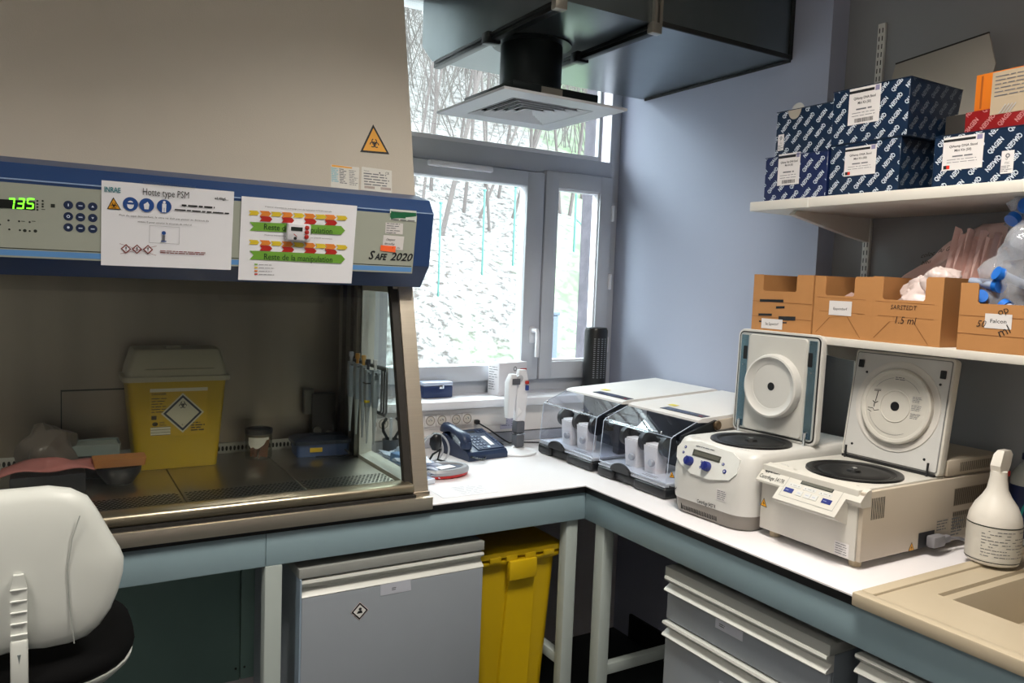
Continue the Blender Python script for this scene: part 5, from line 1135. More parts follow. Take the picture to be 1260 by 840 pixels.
m.lines(Lg, -.010, .070, .018, .080, 2, h=.45, seed=4)
for k in range(3): m.lines(Lg, .046, .018-k*.022, .074, .034-k*.022, 4, h=.35, seed=30+k, ragged=.3)
m.use(black_ink); m.line(Lg, [(-.058, .005), (-.054, .034)], .0022); m.line(Lg, [(-.066, .034), (-.046, .036)], .0014); m.line(Lg, [(-.066, .037), (-.046, .039)], .0014); m.line(Lg, [(-.066, .006), (-.058, .001), (-.050, .006)], .0022); m.line(Lg, [(-.060, -.010), (-.060, .0)], .0022); m.line(Lg, [(-.078, -.014), (-.062, -.014), (-.058, -.020), (-.044, -.016)], .0014); m.line(Lg, [(-.078, -.020), (-.066, -.024)], .0014)
part('disc_print', m, dk, world=True, smooth=0)
for x, z in ((-.118, .262), (.118, .258)): part('latch_hook', L_(MB(mat('dark_metal', '#3c3d40', .3, .8)).box(x-.007, x+.007, -.010, -.0023, z-.011, z+.011, .002)), lo)
for x, z in ((-.100, .240), (.112, .232), (-.112, .035), (.100, .035)): part('lid_screw', L_(MB(mat('dark_metal', '#3c3d40')).lathe([(.0035, .0022), (.003, .0040)], (x, 0, z), 10, Rx)), lo)
for x in (-.122, .118): part('hinge_pin', MB(mat('dark_metal', '#3c3d40')).tube([(x, .300, TZ), (x+.002, .300, TZ+.035)], .003, 8), t)
part('hinge_bar', MB(black_plastic).box(-.135, .135, .302, .312, TZ+.0005, TZ+.008, .002), t)
# ------------------------------------------------------------------ goods on the wall shelves
UZ = 1.8195; LZ = 1.4255
kit_b = mat('kit_box_navy', '#0a2440', 0.35, noise=0.05); kit_w = mat('kit_print_white', '#c9d2de', 0.5, noise=0)
lab_w = mat('kit_label_white', '#dcd8d8', 0.55, noise=0.02)
def qpattern(m, G, u0, v0, u1, v1, ph=0.0, word='QIAGEN', size=.0165):
    """the diagonal word print, clipped to the face"""
    ang = math.radians(47); W = 0.062; st = 0.0445; c_, s_ = math.cos(ang), math.sin(ang)
    n = 14
    for i in range(-n, n+1):
        for j in range(-n, n+1):
            a = i*W+ (0.5*W if j % 2 else 0)+ph; b_ = j*st*0.62
            x = a*c_-b_*s_; y = a*s_+b_*c_
            if not (u0-.05 < x < u1+.01 and v0-.05 < y < v1+.01): continue
            fl = j % 2
            if fl: x += .043*c_-size*.7*s_; y += .043*s_+size*.7*c_
            m.text(G, word, x, y, size, rot=ang+(PI if fl else 0), wid=.043, bold=.03, lift=.0005, clip=(u0, v0, u1, v1))
def kit_label(m, G, u, v, w_, h_, style, lift=.0009):
    m.use(lab_w).rect(G, u, v, u+w_, v+h_, lift)
    m.use(black_ink).rect(G, u, v+h_*.86, u+w_*.80, v+h_*.935, lift+.0003); m.use(mat('logo_violet_grey', '#8a86a8', .5)).rect(G, u+w_*.83, v+h_*.84, u+w_*.96, v+h_*.98, lift+.0003)
    m.use(black_ink)
    if style == 'fast': m.text(G, 'QIAamp Fast DNA Stool', u+w_/2, v+h_*.70, h_*.09, 'c', wid=w_*.78, lift=lift+.0003, bold=.02); m.text(G, 'Mini Kit (50)', u+w_/2, v+h_*.60, h_*.09, 'c', wid=w_*.36, lift=lift+.0003, bold=.02)
    else: m.text(G, 'QIAamp DNA Stool', u+w_/2, v+h_*.68, h_*.10, 'c', wid=w_*.70, lift=lift+.0003, bold=.02); m.text(G, 'Mini Kit (50)', u+w_/2, v+h_*.55, h_*.10, 'c', wid=w_*.42, lift=lift+.0003, bold=.02)
    m.use(grey_ink); m.lines(G, u+w_*.25, v+h_*.36, u+w_*.75, v+h_*.46, 1, h=.4, seed=1, lift=lift+.0003, ragged=0); m.lines(G, u+w_*.12, v+h_*.20, u+w_*.92, v+h_*.36, 2, h=.2, seed=2, lift=lift+.0003, ragged=.1)
    if style in ('bar', 'fast'):
        m.use(black_ink); rd_ = random.Random(3); x = u+w_*.22
        while x < u+w_*.8: d_ = rd_.uniform(.0006, .002); m.rect(G, x, v+h_*.05, x+d_, v+h_*.16, lift+.0003); x += d_+rd_.uniform(.0006, .0016)
    else:
        m.use(black_ink).rect(G, u+w_*.04, v+h_*.04, u+w_*.12, v+h_*.15, lift+.0003); m.use(mat('bright_red', '#d8301f', .5)).rect(G, u+w_*.12, v+h_*.04, u+w_*.20, v+h_*.15, lift+.0003)
def kit(label, x, y0, y1, z0, z1, depth, lab, seal=False, hole=False, side=False, bright=False, rot=0.0):
    """y0 > y1: left and right edges of the front as seen"""
    w_ = y0-y1; t = thing('kit_box', label, 'box', (x, y0, z0), -PI/2+rot, 'blue reagent kit boxes on the upper shelf')
    bm_ = mat('kit_box_royal', '#0f2150', 0.35, noise=0.05) if bright else kit_b
    h = z1-z0
    part('carton', MB(bm_).box(0, w_, 0, depth, 0, h, .0015, 1), t)
    part('lid_flap', MB(bm_).box(-.001, w_+.001, -.0012, depth*.98, h-.0005, h+.0015), t)
    G = F((0, 0, 0), (1, 0, 0), (0, 0, 1)); m = MB(kit_w); qpattern(m, G, .001, .001, w_-.001, h-.001, ph=y0*.37+z0*.11); part('word_pattern', m, t, smooth=0)
    if side: m = MB(mat('kit_print_side', '#6c7684', .5, noise=0)); Gs = F((w_, 0, 0), (0, 1, 0), (0, 0, 1)); qpattern(m, Gs, .001, .001, depth-.001, h-.001, ph=.02); part('side_word_pattern', m, t, smooth=0)
    if lab: m = MB(lab_w); kit_label(m, G, *lab); part('product_label', m, t, smooth=0)
    if seal:
        m = MB(lab_w).rect(G, *seal, .0009); m.use(black_ink); u0, v0, u1, v1 = seal; cx_ = (u0+u1)/2; hh = v1-v0
        m.use(grey_ink); m.ring(G, cx_, v0+hh*.78, hh*.05, hh*.10, .0012, 12); m.line(G, [(cx_-hh*.10, v0+hh*.64), (cx_-hh*.02, v0+hh*.60), (cx_+.0, v0+hh*.70)], .0010, .0012)
        m.text(G, 'FSC', cx_, v0+hh*.42, hh*.13, 'c', lift=.0012); m.lines(G, u0+.001, v0+hh*.06, u1-.001, v0+hh*.36, 4, h=.4, seed=5, lift=.0012); part('paper_seal', m, t, smooth=0)
    if hole:
        m = MB(mat('carton_inside', '#a79f93', .8)).poly(G, [(hole+.024*math.cos(a), h+.0017-max(0, .030*math.sin(-a))) for a in [PI+k*PI/14 for k in range(15)]], .0011); part('thumb_hole', m, t, smooth=0)
        m = MB(mat('card_flap_white', '#b9bab8', .7)).loft([[(hole+.022*math.cos(k*PI/10), .012+d_, h+.0016+.020*math.sin(k*PI/10)) for k in range(11)] for d_ in (0, .0015)]); part('raised_tab', m, t, smooth=0)
    return t
kit('royal blue kit box with a white label, bottom left of the stack', 1.915, 1.722, 1.497, UZ, 1.951, .34, (.050, .045, .080, .093, 'fast'), bright=True)
kit('blue kit box with a round thumb hole, upper left of the stack', 1.928, 1.700, 1.497, 1.954, 2.087, .32, None, seal=(.010, .018, .032, .066), hole=.066)
kit('blue kit box with a red and black marked label, under the topmost box', 1.918, 1.491, 1.278, UZ, 1.958, .34, (.048, .052, .096, .078, 'red'), side=True)
kit('largest blue kit box with a barcode label, topmost in the middle of the shelf', 1.915, 1.492, 1.262, 1.961, 2.108, .39, (.052, .048, .095, .098, 'bar'), side=True)
kit('long blue kit box lying at the right under the orange box', 1.918, 1.188, 0.79, UZ, 1.945, .33, (.024, .040, .098, .080, 'red'), seal=(.165, .020, .193, .072))
# big pale carton with raised flap behind the kit boxes
pc = mat('pale_grey_carton', '#8f8b84', 0.8, noise=0.04)
t = thing('large_pale_carton', 'large plain grey-white carton with a raised flap behind the blue kit boxes', 'carton', (2.305-.19, 1.37, UZ), -PI/2)
# local: x right (towards -y), y back
t.location = (2.315-.005, 1.50, UZ); t.location.x = 2.12
m = MB(pc).box(-.02, .29, .0, .17, 0, .22, .002); part('carton', m, t)
m = MB(pc).loft([[(-.01, .030, .2205), (.305, .010, .2205), (.315, .035, .345), (.280, .055, .435), (.0, .075, .415)], [(-.01, .034, .2205), (.305, .014, .2205), (.315, .039, .345), (.280, .059, .435), (.0, .079, .415)]]); part('raised_flap', m, t, smooth=0)
m = MB(mat('flap_edge_dark', '#23211f', .8)).bar((.0, .0765, .4165), (.280, .0565, .4365), .0045); part('torn_edge', m, t)
t = thing('dark_carton', 'small dark grey carton wedged between the kit boxes and the orange box', 'carton', (2.06, 1.25, UZ), -PI/2)
part('carton', MB(mat('dark_grey_carton', '#2d2a27', .7)).box(0, .10, 0, .12, 0, .205, .002), t)
# orange and red box on the long kit box
t = thing('orange_red_box', 'orange and red kit box with a beige label, on top of the long blue box', 'box', (1.985, 1.155, 1.9472), -PI/2-0.06)
part('red_carton', MB(mat('dark_red_carton', '#8b1216', .4)).box(0, .30, .0, .20, 0, .062, .002), t)
G = F((0, 0, 0), (1, 0, 0), (0, 0, 1)); m = MB(mat('pink_print', '#c27f80', .5)); qpattern(m, G, .002, .001, .298, .061, ph=.01); part('word_pattern', m, t, smooth=0)
part('orange_carton', MB(mat('orange_carton', '#e07a1c', .45, noise=.04)).box(.018, .30, .004, .19, .0625, .150, .002), t)
m = MB(mat('beige_label', '#b9a78e', .6)).rect(F((0, .004, 0), (1,0,0), (0,0,1)), .062, .045, .26, .146, .0048); m.use(grey_ink); g = F((0, -.0010, 0), (1,0,0), (0,0,1)); m.lines(g, .07, .085, .22, .14, 6, h=.25, seed=8, ragged=.3); part('product_label', m, t, smooth=0)
m = MB(mat('orange_dark', '#a85412', .5)).rect(F((0, .004, 0), (1,0,0), (0,0,1)), .032, .066, .037, .145, .0006); part('spine_print', m, t, smooth=0)
m = MB(mat('silver_print', '#b9b5b0', .4)); 
for k in range(4): m.line(g, [(.085+k*.008, .046), (.10+k*.008, .066)], .003, .0012)
part('chip_picture', m, t, smooth=0)
# open cardboard boxes on the lower shelf
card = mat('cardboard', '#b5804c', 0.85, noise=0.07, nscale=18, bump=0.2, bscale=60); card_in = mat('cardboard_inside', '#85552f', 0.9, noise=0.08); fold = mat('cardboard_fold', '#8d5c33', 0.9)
def openbox(label, x, y0, y1, h, depth, cut, crease=True, rot=0.0):
    w_ = y0-y1; t = thing('cardboard_box', label, 'box', (x, y0, LZ), -PI/2+rot, 'open cardboard boxes on the lower shelf'); T = .0035
    c0, c1, cz = cut
    # front wall with a rectangular cut-out
    part('front_wall', MB(card).prism([(0, 0), (w_, 0), (w_, h), (c1+.004, h), (c1, h-.006), (c1, cz+.004), (c1-.004, cz), (c0+.004, cz), (c0, cz+.004), (c0, h-.006), (c0-.004, h), (0, h)], 'y', 0, T), t, smooth=0)
    part('side_wall', MB(card).box(0, T, T, depth, 0, h), t, smooth=0); part('side_wall', MB(card).box(w_-T, w_, T, depth, 0, h), t, smooth=0)
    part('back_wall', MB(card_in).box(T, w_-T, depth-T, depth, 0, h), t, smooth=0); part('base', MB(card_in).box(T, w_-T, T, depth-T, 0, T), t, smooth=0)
    g = F((0, 0, 0), (1, 0, 0), (0, 0, 1)); m = MB(fold)
    if crease:
        m.line(g, [(0.01, cz-.005), (w_-.02, cz-.008)], .0008); m.line(g, [(.02, cz*.62), (w_-.02, cz*.60)], .0010)
        m.line(g, [(.012, .010), (.055, .055)], .0018); m.line(g, [(w_-.075, .062), (w_-.030, .004)], .0018); m.line(g, [(.055, .055), (w_-.075, .062)], .0006)
    else: m.line(g, [(.0, cz*.74), (w_, cz*.72)], .0012); m.line(g, [(.0, cz*.36), (w_, cz*.34)], .0012)
    part('crease', m, t, smooth=0); return t, g
def card_lab(t, g, u, v, w_, h_, txt, sz):
    m = MB(lab_w).rect(g, u, v, u+w_, v+h_, .0010); m.use(black_ink).text(g, txt, u+w_/2, v+h_*.38, sz, 'c', lift=.0013, wid=w_*.62); part('paper_label', m, t, smooth=0)
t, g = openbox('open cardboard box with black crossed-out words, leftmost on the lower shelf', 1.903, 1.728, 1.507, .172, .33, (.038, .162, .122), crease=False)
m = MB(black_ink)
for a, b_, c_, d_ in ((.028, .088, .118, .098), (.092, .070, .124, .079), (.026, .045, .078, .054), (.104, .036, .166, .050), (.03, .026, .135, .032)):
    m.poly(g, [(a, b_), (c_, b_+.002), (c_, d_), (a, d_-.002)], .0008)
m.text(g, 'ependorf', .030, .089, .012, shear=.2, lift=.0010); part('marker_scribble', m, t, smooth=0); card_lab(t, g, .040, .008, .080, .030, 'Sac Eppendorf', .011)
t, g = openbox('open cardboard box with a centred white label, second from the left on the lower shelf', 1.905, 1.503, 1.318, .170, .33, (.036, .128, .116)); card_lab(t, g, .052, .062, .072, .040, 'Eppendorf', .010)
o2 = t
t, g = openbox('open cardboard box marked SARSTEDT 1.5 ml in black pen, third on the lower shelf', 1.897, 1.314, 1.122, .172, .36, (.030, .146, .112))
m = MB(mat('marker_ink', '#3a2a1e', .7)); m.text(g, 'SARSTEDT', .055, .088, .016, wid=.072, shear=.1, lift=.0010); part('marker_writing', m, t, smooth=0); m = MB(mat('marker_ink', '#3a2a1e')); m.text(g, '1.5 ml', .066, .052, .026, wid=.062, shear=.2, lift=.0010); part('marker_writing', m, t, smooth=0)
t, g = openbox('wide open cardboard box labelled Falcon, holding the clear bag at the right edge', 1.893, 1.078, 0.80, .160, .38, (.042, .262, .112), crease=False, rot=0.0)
m = MB(mat('marker_ink', '#3a2a1e')); m.text(g, '50', .042, .058, .022, shear=.3, lift=.0010); part('marker_writing', m, t, smooth=0); m = MB(mat('marker_ink', '#3a2a1e')); m.text(g, 'ml', .098, .036, .03, rot=.5, lift=.0010); part('marker_writing', m, t, smooth=0); m = MB(mat('marker_ink', '#3a2a1e')); m.text(g, 'op', .092, .086, .024, rot=.4, lift=.0010); part('marker_writing', m, t, smooth=0); card_lab(t, g, .062, .056, .060, .034, 'Falcon', .013)
# bags
def blob(m, c, r, seed, amp=.25, fr=14, sub=4, flat=None):
    b = bmesh.new(); bmesh.ops.create_icosphere(b, subdivisions=sub, radius=1); from mathutils import noise as nz
    for v in b.verts:
        p = v.co.copy(); n_ = nz.noise(p*fr*.18+Vector((seed*3.1, 0, 0)))*amp*1.6+abs(nz.noise(p*fr*.45+Vector((0, seed*7.7, 0))))*amp
        q = p*(1-amp*.4+n_); v.co = Vector((c[0]+q.x*r[0], c[1]+q.y*r[1], max(c[2]+q.z*r[2], flat if flat is not None else -9)))
    return m.bm(b)
bag_m = glass('crumpled_clear_bag', '#f2f4f8', 1.6, 0.10, 0.02, milk=0.26, bumpy=0.8, bscale=40)
haze = mat('milky_tube', '#a7b4cc', .3, noise=.05); capb = mat('cap_blue', '#1d6fd0', .35, noise=.03)
t = thing('bag_of_tubes', 'crumpled clear plastic bag of blue-capped tubes bulging from the Falcon box', 'plastic bag', (2.02, 0.95, LZ+.006))
m = MB(bag_m); blob(m, (0, -.01, .165), (.11, .150, .150), 2, .26, flat=.002); part('bag', m, t, smooth=60)
m = MB(bag_m); blob(m, (.0, -.03, .285), (.085, .115, .088), 7, .30); part('bag_top', m, t, smooth=60)
rd = random.Random(4)
capspots = [(-.085, .105, .120), (-.080, .070, .150), (-.088, .060, .175), (-.05, .06, .31), (-.055, .035, .335), (-.09, .04, .10), (-.085, -.06, .10), (-.08, -.10, .14), (-.07, -.05, .29)]
for k, (x, y, z) in enumerate(capspots):
    d = Vector((rd.uniform(-.4, .2), rd.uniform(-.9, .9), rd.uniform(-.5, .5))).normalized(); p = Vector((x, y, z)); e = p-d*.085 if k % 2 else p+Vector((.07, -d.y*.05, -.03))
    ax = (e-p).normalized(); tb = part('tube', MB(haze).tube([p, e], .0125, 12, [.0125, .009]), t); part('tube_cap', MB(capb).tube([p-ax*.012, p+ax*.003], .0165, 16), tb)
t = thing('pink_bag', 'pinkish plastic bag with black handwriting lying behind the cardboard boxes', 'plastic bag', (2.06, 1.29, LZ+.0))
pinkb = mat('pink_film', '#e6c6bf', .3, noise=.15, nscale=20, bump=1.0, bscale=30)
V = []; Fc = []; rdn = random.Random(9)
n1_, n2_ = 22, 16
for j in range(n2_+1):
    for i in range(n1_+1):
        a = i/n1_; b_ = j/n2_; y = .12-.36*a+.02*math.sin(b_*5); z = .05+b_*(.12+.15*min(1, a*1.7)) ; x = .02+.05*b_+.012*math.sin(a*17+b_*4)+.008*math.sin(b_*21+a*9)
        V.append((x, y, z))
for j in range(n2_):
    for i in range(n1_): k = j*(n1_+1)+i; Fc.append((k, k+1, k+n1_+2, k+n1_+1))
part('bag', MB(pinkb).add(V, Fc), t, solid=.003)
g = F((2.115-2.10, .0, 0), (0, -1, .22), (.15, 0, 1)); m = MB(mat('marker_ink', '#3a2a1e')); m.text(g, 'coloc', -.025, .235, .018, shear=.3, lift=.012); m.text(g, 'bleu', -.02, .215, .016, shear=.3, lift=.012); m.text(g, 'Ar GE', .025, .238, .015, shear=.3, lift=.012); part('handwriting', m, t, smooth=0)
V = []; Fc = []
for j in range(7):
    for i in range(25):
        a = i/24; b_ = j/6; V.append((-.03+.012*math.sin(i*1.9+j*.2)+.02*b_, -.08-.12*a-.012*b_, .17+b_*.13+.010*math.sin(i*.9)*b_-.02*a))
for j in range(6):
    for i in range(24): k = j*25+i; Fc.append((k, k+1, k+26, k+25))
part('bag_fold', MB(pinkb).add(V, Fc), t, solid=.002, smooth=0)
t = thing('white_bag', 'crumpled white plastic bag inside the SARSTEDT box', 'plastic bag', (1.99, 1.22, LZ+.004))
m = MB(mat('white_film', '#d9c9c6', .35, noise=.08, nscale=25)); blob(m, (0, -.01, .115), (.06, .075, .055), 5, .24, fr=9, flat=.001); blob(m, (-.02, -.05, .155), (.04, .045, .045), 8, .22, fr=9, flat=.001); part('bag', m, t, smooth=50)
t = thing('clear_bag', 'small clear plastic bag corner showing in the second cardboard box', 'plastic bag', (2.0, 1.40, LZ+.004))
m = MB(mat('grey_pink_film', '#ab8f88', .3, noise=.1)); blob(m, (0, 0, .07), (.07, .06, .055), 6, .3, flat=.001); part('bag', m, t, smooth=50)
# ------------------------------------------------------------------ small things on the bench and the sill
TZ0 = 0.9004
navy = mat('phone_navy', '#243350', 0.38, noise=0.04); navy2 = mat('phone_key_navy', '#2c3c5e', 0.4)
t = thing('desk_telephone', 'dark blue desk telephone with handset on its left side', 'telephone', (1.385, 2.54, TZ0), 0.12)
t.scale = (.79, 1, 1)
P = [(-.085, 0), (-.085, .018), (-.075, .030), (.085, .078), (.095, .070), (.095, 0)]
part('base', MB(navy).prism(P, 'x', -.115, .105), t, smooth=20)
g = F((0, -.075, .030), (1, 0, 0), (0, .16, .048))
m = MB(navy).slab(g, -.048, .008, .100, .160, .004); fp = part('key_plate', m, t, smooth=0)
part('display', MB(mat('display_black', '#070909')).slab(g, -.035, .132, .035, .146, .0048), fp, smooth=0)
kd = mat('key_legend', '#b9c6dc', .5)
for j in range(4):
    for i in range(3):
        x = -.036+i*.020; y = .034+j*.020; k_ = part('key', MB(navy2).slab(g, x, y, x+.014, y+.011, .0062), fp, smooth=0); m = MB(kd).rect(g, x+.003, y+.003, x+.011, y+.0045, .0066); part('key_digit', m, k_, smooth=0)
for i in range(3):
    x = -.036+i*.024; part('key', MB(kd if i == 2 else navy2).slab(g, x, .014, x+.014, .024, .0062), fp, smooth=0)
for i in range(3):
    for j in range(2): part('key', MB(navy2).slab(g, .045+i*.018, .128+j*.014, .058+i*.018, .137+j*.014, .0062), fp, smooth=0)
for j in range(7): part('side_key', MB(navy2).slab(g, .082, .020+j*.0145, .096, .030+j*.0145, .0060), fp, smooth=0)
part('directory_card', MB(lab_w).slab(g, .040, .030, .062, .098, .0052), fp, smooth=0)
m = MB(navy)
hp_ = [(-.098, -.060, .055), (-.098, -.040, .075), (-.098, .0, .088), (-.098, .05, .098), (-.098, .09, .095), (-.098, .108, .085)]
m.loft([[(x+sx*ww, y+sy*.0, z+sz*hh) for sx, sz in ((-1, -.6), (-.6, -1), (.6, -1), (1, -.6), (1, .5), (.5, 1), (-.5, 1), (-1, .5))] for (x, y, z), ww, hh, sy in zip(hp_, (.020, .026, .019, .019, .026, .018), (.012, .020, .012, .012, .018, .010), (0,)*6)]); hs = part('handset', m, t, smooth=70)
m = MB(navy).lathe([(.024, 0), (.026, .012), (.022, .024)], (-.098, -.045, .040), 20); part('mouthpiece', m, hs)
pts = []
for k in range(120): a = k*.62; s_ = k/120; cx_ = -.105+.06*s_*s_+.03*s_; cy_ = -.075-.045*math.sin(s_*PI); pts.append((cx_+.0055*math.cos(a)+.0*s_, cy_+.0055*math.sin(a), .007+.012*(1-s_)+.0055*math.sin(a+1.5)*.3))
part('coiled_cord', MB(black_plastic).tube(pts, .0017, 5), t)
# leads behind the phone, plugged into the trunking
t = thing('phone_lead', 'black lead and plug running from the trunking behind the telephone', 'cable', (1.47, 2.68, TZ0))
part('plug', MB(black_plastic).box(1.452, 1.470, 2.668, 2.6895, .985, 1.003, .004), t, world=True)
m = MB(black_plastic).tube([(1.465, 2.672, .990), (1.50, 2.655, .968), (1.54, 2.65, .940), (1.575, 2.655, .918), (1.60, 2.66, .9045), (1.66, 2.66, .9035), (1.75, 2.62, .9035)], .003, 7)
m.tube([(1.50, 2.66, .9045), (1.53, 2.665, .925), (1.50, 2.67, .94), (1.47, 2.66, .935), (1.46, 2.64, .92)], .003, 7); m.tube([(1.48, 2.65, .9045), (1.52, 2.62, .908), (1.56, 2.64, .9045), (1.54, 2.67, .92), (1.50, 2.665, .915)], .003, 7); part('lead', m, t, world=True)
# pipette stand with controller
t = thing('pipette_controller_stand', 'white round-based stand holding a pale pipette controller with dark grips', 'stand', (1.545, 2.520, TZ0))
pwm = mat('stand_white', '#e2e2e6', .35, noise=.02); sg = mat('sleeve_grey', '#56585f', .5)
part('base', MB(pwm).lathe([(.078, 0), (.080, .003), (.078, .007), (.05, .014), (.02, .020)], seg=40), t)
part('base_fin', MB(pwm).prism([(-.03, .008), (.035, .008), (.030, .055), (.018, .055)], 'y', -.006, .006), t)
for z0, z1 in ((.022, .070), (.076, .122)): part('dark_sleeve', MB(sg).box(-.018+.008, .018+.008, -.02, .02, z0, z1, .006), t)
part('silver_band', MB(chrome).box(-.0105, .0265, -.0205, .0205, .0703, .0757, .001), t)
part('column', MB(pwm).loft([rr(-.010, .030, -.014, .014, .1225, .006), rr(-.012, .036, -.014, .014, .20, .006), rr(-.012, .042, -.013, .013, .27, .008), rr(-.004, .030, -.01, .01, .315, .006)]), t, smooth=40)
part('hanging_grip', MB(pwm).loft([rr(-.048, -.024, -.016, .016, .135, .006), rr(-.050, -.018, -.02, .02, .20, .007), rr(-.052, -.012, -.022, .018, .27, .008), rr(-.040, -.016, -.018, .010, .300, .006)]), t, smooth=40)
part('arrow_label', MB(mat('label_white_bright', '#f2f2f4', .4)).loft([[(-.012, -.0215, .14), (.008, -.0215, .16), (-.006, -.0215, .175)], [(-.012, -.019, .14), (.008, -.019, .16), (-.006, -.019, .175)]]), t, smooth=0)
part('dark_bracket', MB(sg).box(-.040, -.006, -.026, -.0225, .262, .285, .002), t)
part('blue_button', MB(mat('button_blue', '#2b3f86', .4)).box(.022, .036, -.022, -.014, .238, .258, .003), t); part('red_button', MB(red_ink).box(.020, .036, -.022, -.014, .262, .275, .003), t)
part('trigger', MB(mat('light_grey_trigger', '#b8bac0', .4)).lathe([(.013, 0), (.013, .006), (.008, .009)], (-.004, -.014, .285), 18, Matrix.Rotation(PI/2, 4, 'X')), t)
# oval dish and looped lead near the post
t = thing('oval_scale', 'oval grey device with red underside and navy well, next to the cabinet post', 'device', (1.13, 2.315, TZ0), 0.0)
ov = lambda a, b_, z, n=32: [(a*math.cos(2*PI*k/n), b_*math.sin(2*PI*k/n), z) for k in range(n)]
part('red_base', MB(mat('red_plastic', '#c22b2b', .4)).loft([ov(.088, .056, 0), ov(.098, .064, .004), ov(.100, .066, .012)]), t)
part('grey_rim', MB(mat('grey_rim_plastic', '#9a9da3', .35)).loft([ov(.101, .067, .0125), ov(.102, .068, .022), ov(.096, .062, .030), ov(.082, .050, .030), ov(.078, .047, .022), ov(.05, .03, .022)]), t)
part('navy_well', MB(navy).loft([ov(.077, .046, .0225), ov(.076, .045, .0245)]), t)
part('paper_slip', MB(white_paper).loft([[(-.01, -.028, .025), (.05, -.018, .026), (.04, .012, .027), (-.02, .004, .026)], [(-.01, -.028, .0265), (.05, -.018, .0275), (.04, .012, .0285), (-.02, .004, .0275)]]), t, smooth=0)
part('black_clip', MB(black_plastic).box(-.05, .0, .01, .03, .025, .040, .005), t)
t = thing('grey_cable_coil', 'looped grey cable standing upright between the cabinet post and the telephone', 'cable', (1.18, 2.46, TZ0))
m = MB(mat('pale_grey_cable', '#a9abb0', .45))
for k, (r_, dx) in enumerate(((.052, 0), (.046, -.012))):
    m.tube([(dx+r_*math.cos(a), .008*math.sin(a*2)+k*.012, .054+r_*math.sin(a)) for a in [i*2*PI/32 for i in range(33)]], .0035, 7)
part('loops', m, t); part('dark_head', MB(black_plastic).loft([ov(.012, .012, .05), ov(.022, .020, .07), ov(.020, .018, .10), ov(.01, .01, .11)]), t, smooth=60)
m = MB(black_plastic).tube([(-.03, .0, .004), (0, .02, .03), (.02, .0, .05), (.0, -.02, .02), (.05, -.02, .004)], .004, 7); part('black_lead', m, t)
# things behind the cabinet's side window
t = thing('cup_of_scissors', 'dark scissors and pliers standing upright, seen through the cabinet side window', 'scissors', (1.07, 2.60, TZ0))
part('cup', MB(mat('grey_cup', '#4b4d52', .4)).lathe([(.026, 0), (.030, .07), (.027, .07), (.024, .004)], seg=22), t)
for k, (dx, c_) in enumerate(((-.012, '#17181b'), (.0, '#c9ccd2'), (.014, '#17181b'))):
    m = MB(mat('handle_'+c_[1:], c_, .35)).tube([(dx, 0, .01), (dx*1.2, 0, .075), (dx*2.4, 0, .10), (dx*2.6, 0, .125), (dx*1.4, 0, .145)], .0055, 8); part('handle', m, t)
t = thing('clear_tool_bag', 'clear plastic bag of small white parts on the bench behind the cabinet side window', 'plastic bag', (1.06, 2.40, TZ0), 0.2)
m = MB(mat('pale_blue_film', '#ccd6ea', .2, noise=.15, nscale=30)); blob(m, (0, 0, .03), (.055, .13, .032), 12, .45, fr=18, flat=.0008); part('bag', m, t, smooth=40)
m = MB(mat('blue_part', '#5f86b8', .35)); m.box(-.05, -.01, -.02, .05, .03, .062, .006); part('blue_part', m, t)
t = thing('clear_lid_box', 'small clear-lidded tray of tips in front of the bag, seen through the cabinet side window', 'box', (1.025, 2.27, TZ0), 0.3)
part('tray', MB(mat('pale_tray', '#d5dbe6', .3)).box(-.028, .028, -.06, .05, 0, .018, .004), t); part('lid', MB(clear_m).box(-.028, .028, -.06, .05, .0185, .03), t, smooth=0)
# printed sheet on the bench near the post
t = thing('bench_sheet', 'white printed sheet lying flat on the bench in front of the oval device', 'notice', (1.12, 2.13, TZ0))
part('sheet', MB(white_paper).box(-.10, .085, -.07, .075, 0, .0006), t); m = MB(mat('faint_print', '#b9b9c0', .7)); g = F((0, 0, .0006), (1, 0, 0), (0, 1, 0)); m.lines(g, -.03, -.06, .08, .03, 7, h=.25, seed=2, lift=.0004); part('print', m, t, smooth=0)
# sill
t = thing('blue_case', 'small navy case with a clear lid on the window sill beside the cabinet post', 'case', (1.33, 2.775, 1.0855))
part('case', MB(mat('case_navy', '#20325c', .35)).box(-.075, .052, -.035, .035, 0, .046, .005), t); part('lid', MB(mat('case_clear_lid', '#b8c3da', .25)).box(-.075, .052, -.036, .036, .0465, .062, .005), t); part('latch', MB(chrome).box(-.008, .012, -.0385, -.0365, .036, .05, .001), t)
t = thing('printed_carton', 'white printed carton with a blue and red corner on the sill behind the stand', 'carton', (1.640, 2.768, 1.0855), 0.25)
part('carton', MB(mat('carton_white', '#dedbe0', .6)).box(-.075, .085, -.032, .032, 0, .132, .0015), t)
g = F((0, -.032, 0), (1,0,0), (0,0,1)); m = MB(grey_ink); m.use(mat('logo_blue_dark', '#23336f', .5)).rect(g, .045, .055, .083, .085); m.use(red_ink).rect(g, .045, .086, .083, .105); m.use(grey_ink); m.ring(g, .015, .105, .006, .010); part('front_print', m, t, smooth=0)
g = F((-.075, 0, 0), (0, -1, 0), (0, 0, 1)); m = MB(grey_ink); m.lines(g, -.026, .02, .026, .12, 10, h=.25, seed=4, ragged=.5); part('side_print', m, t, smooth=0)
t = thing('tower_heater', 'black slotted tower standing on the window sill in the corner', 'heater', (2.075, 2.752, 1.0855))
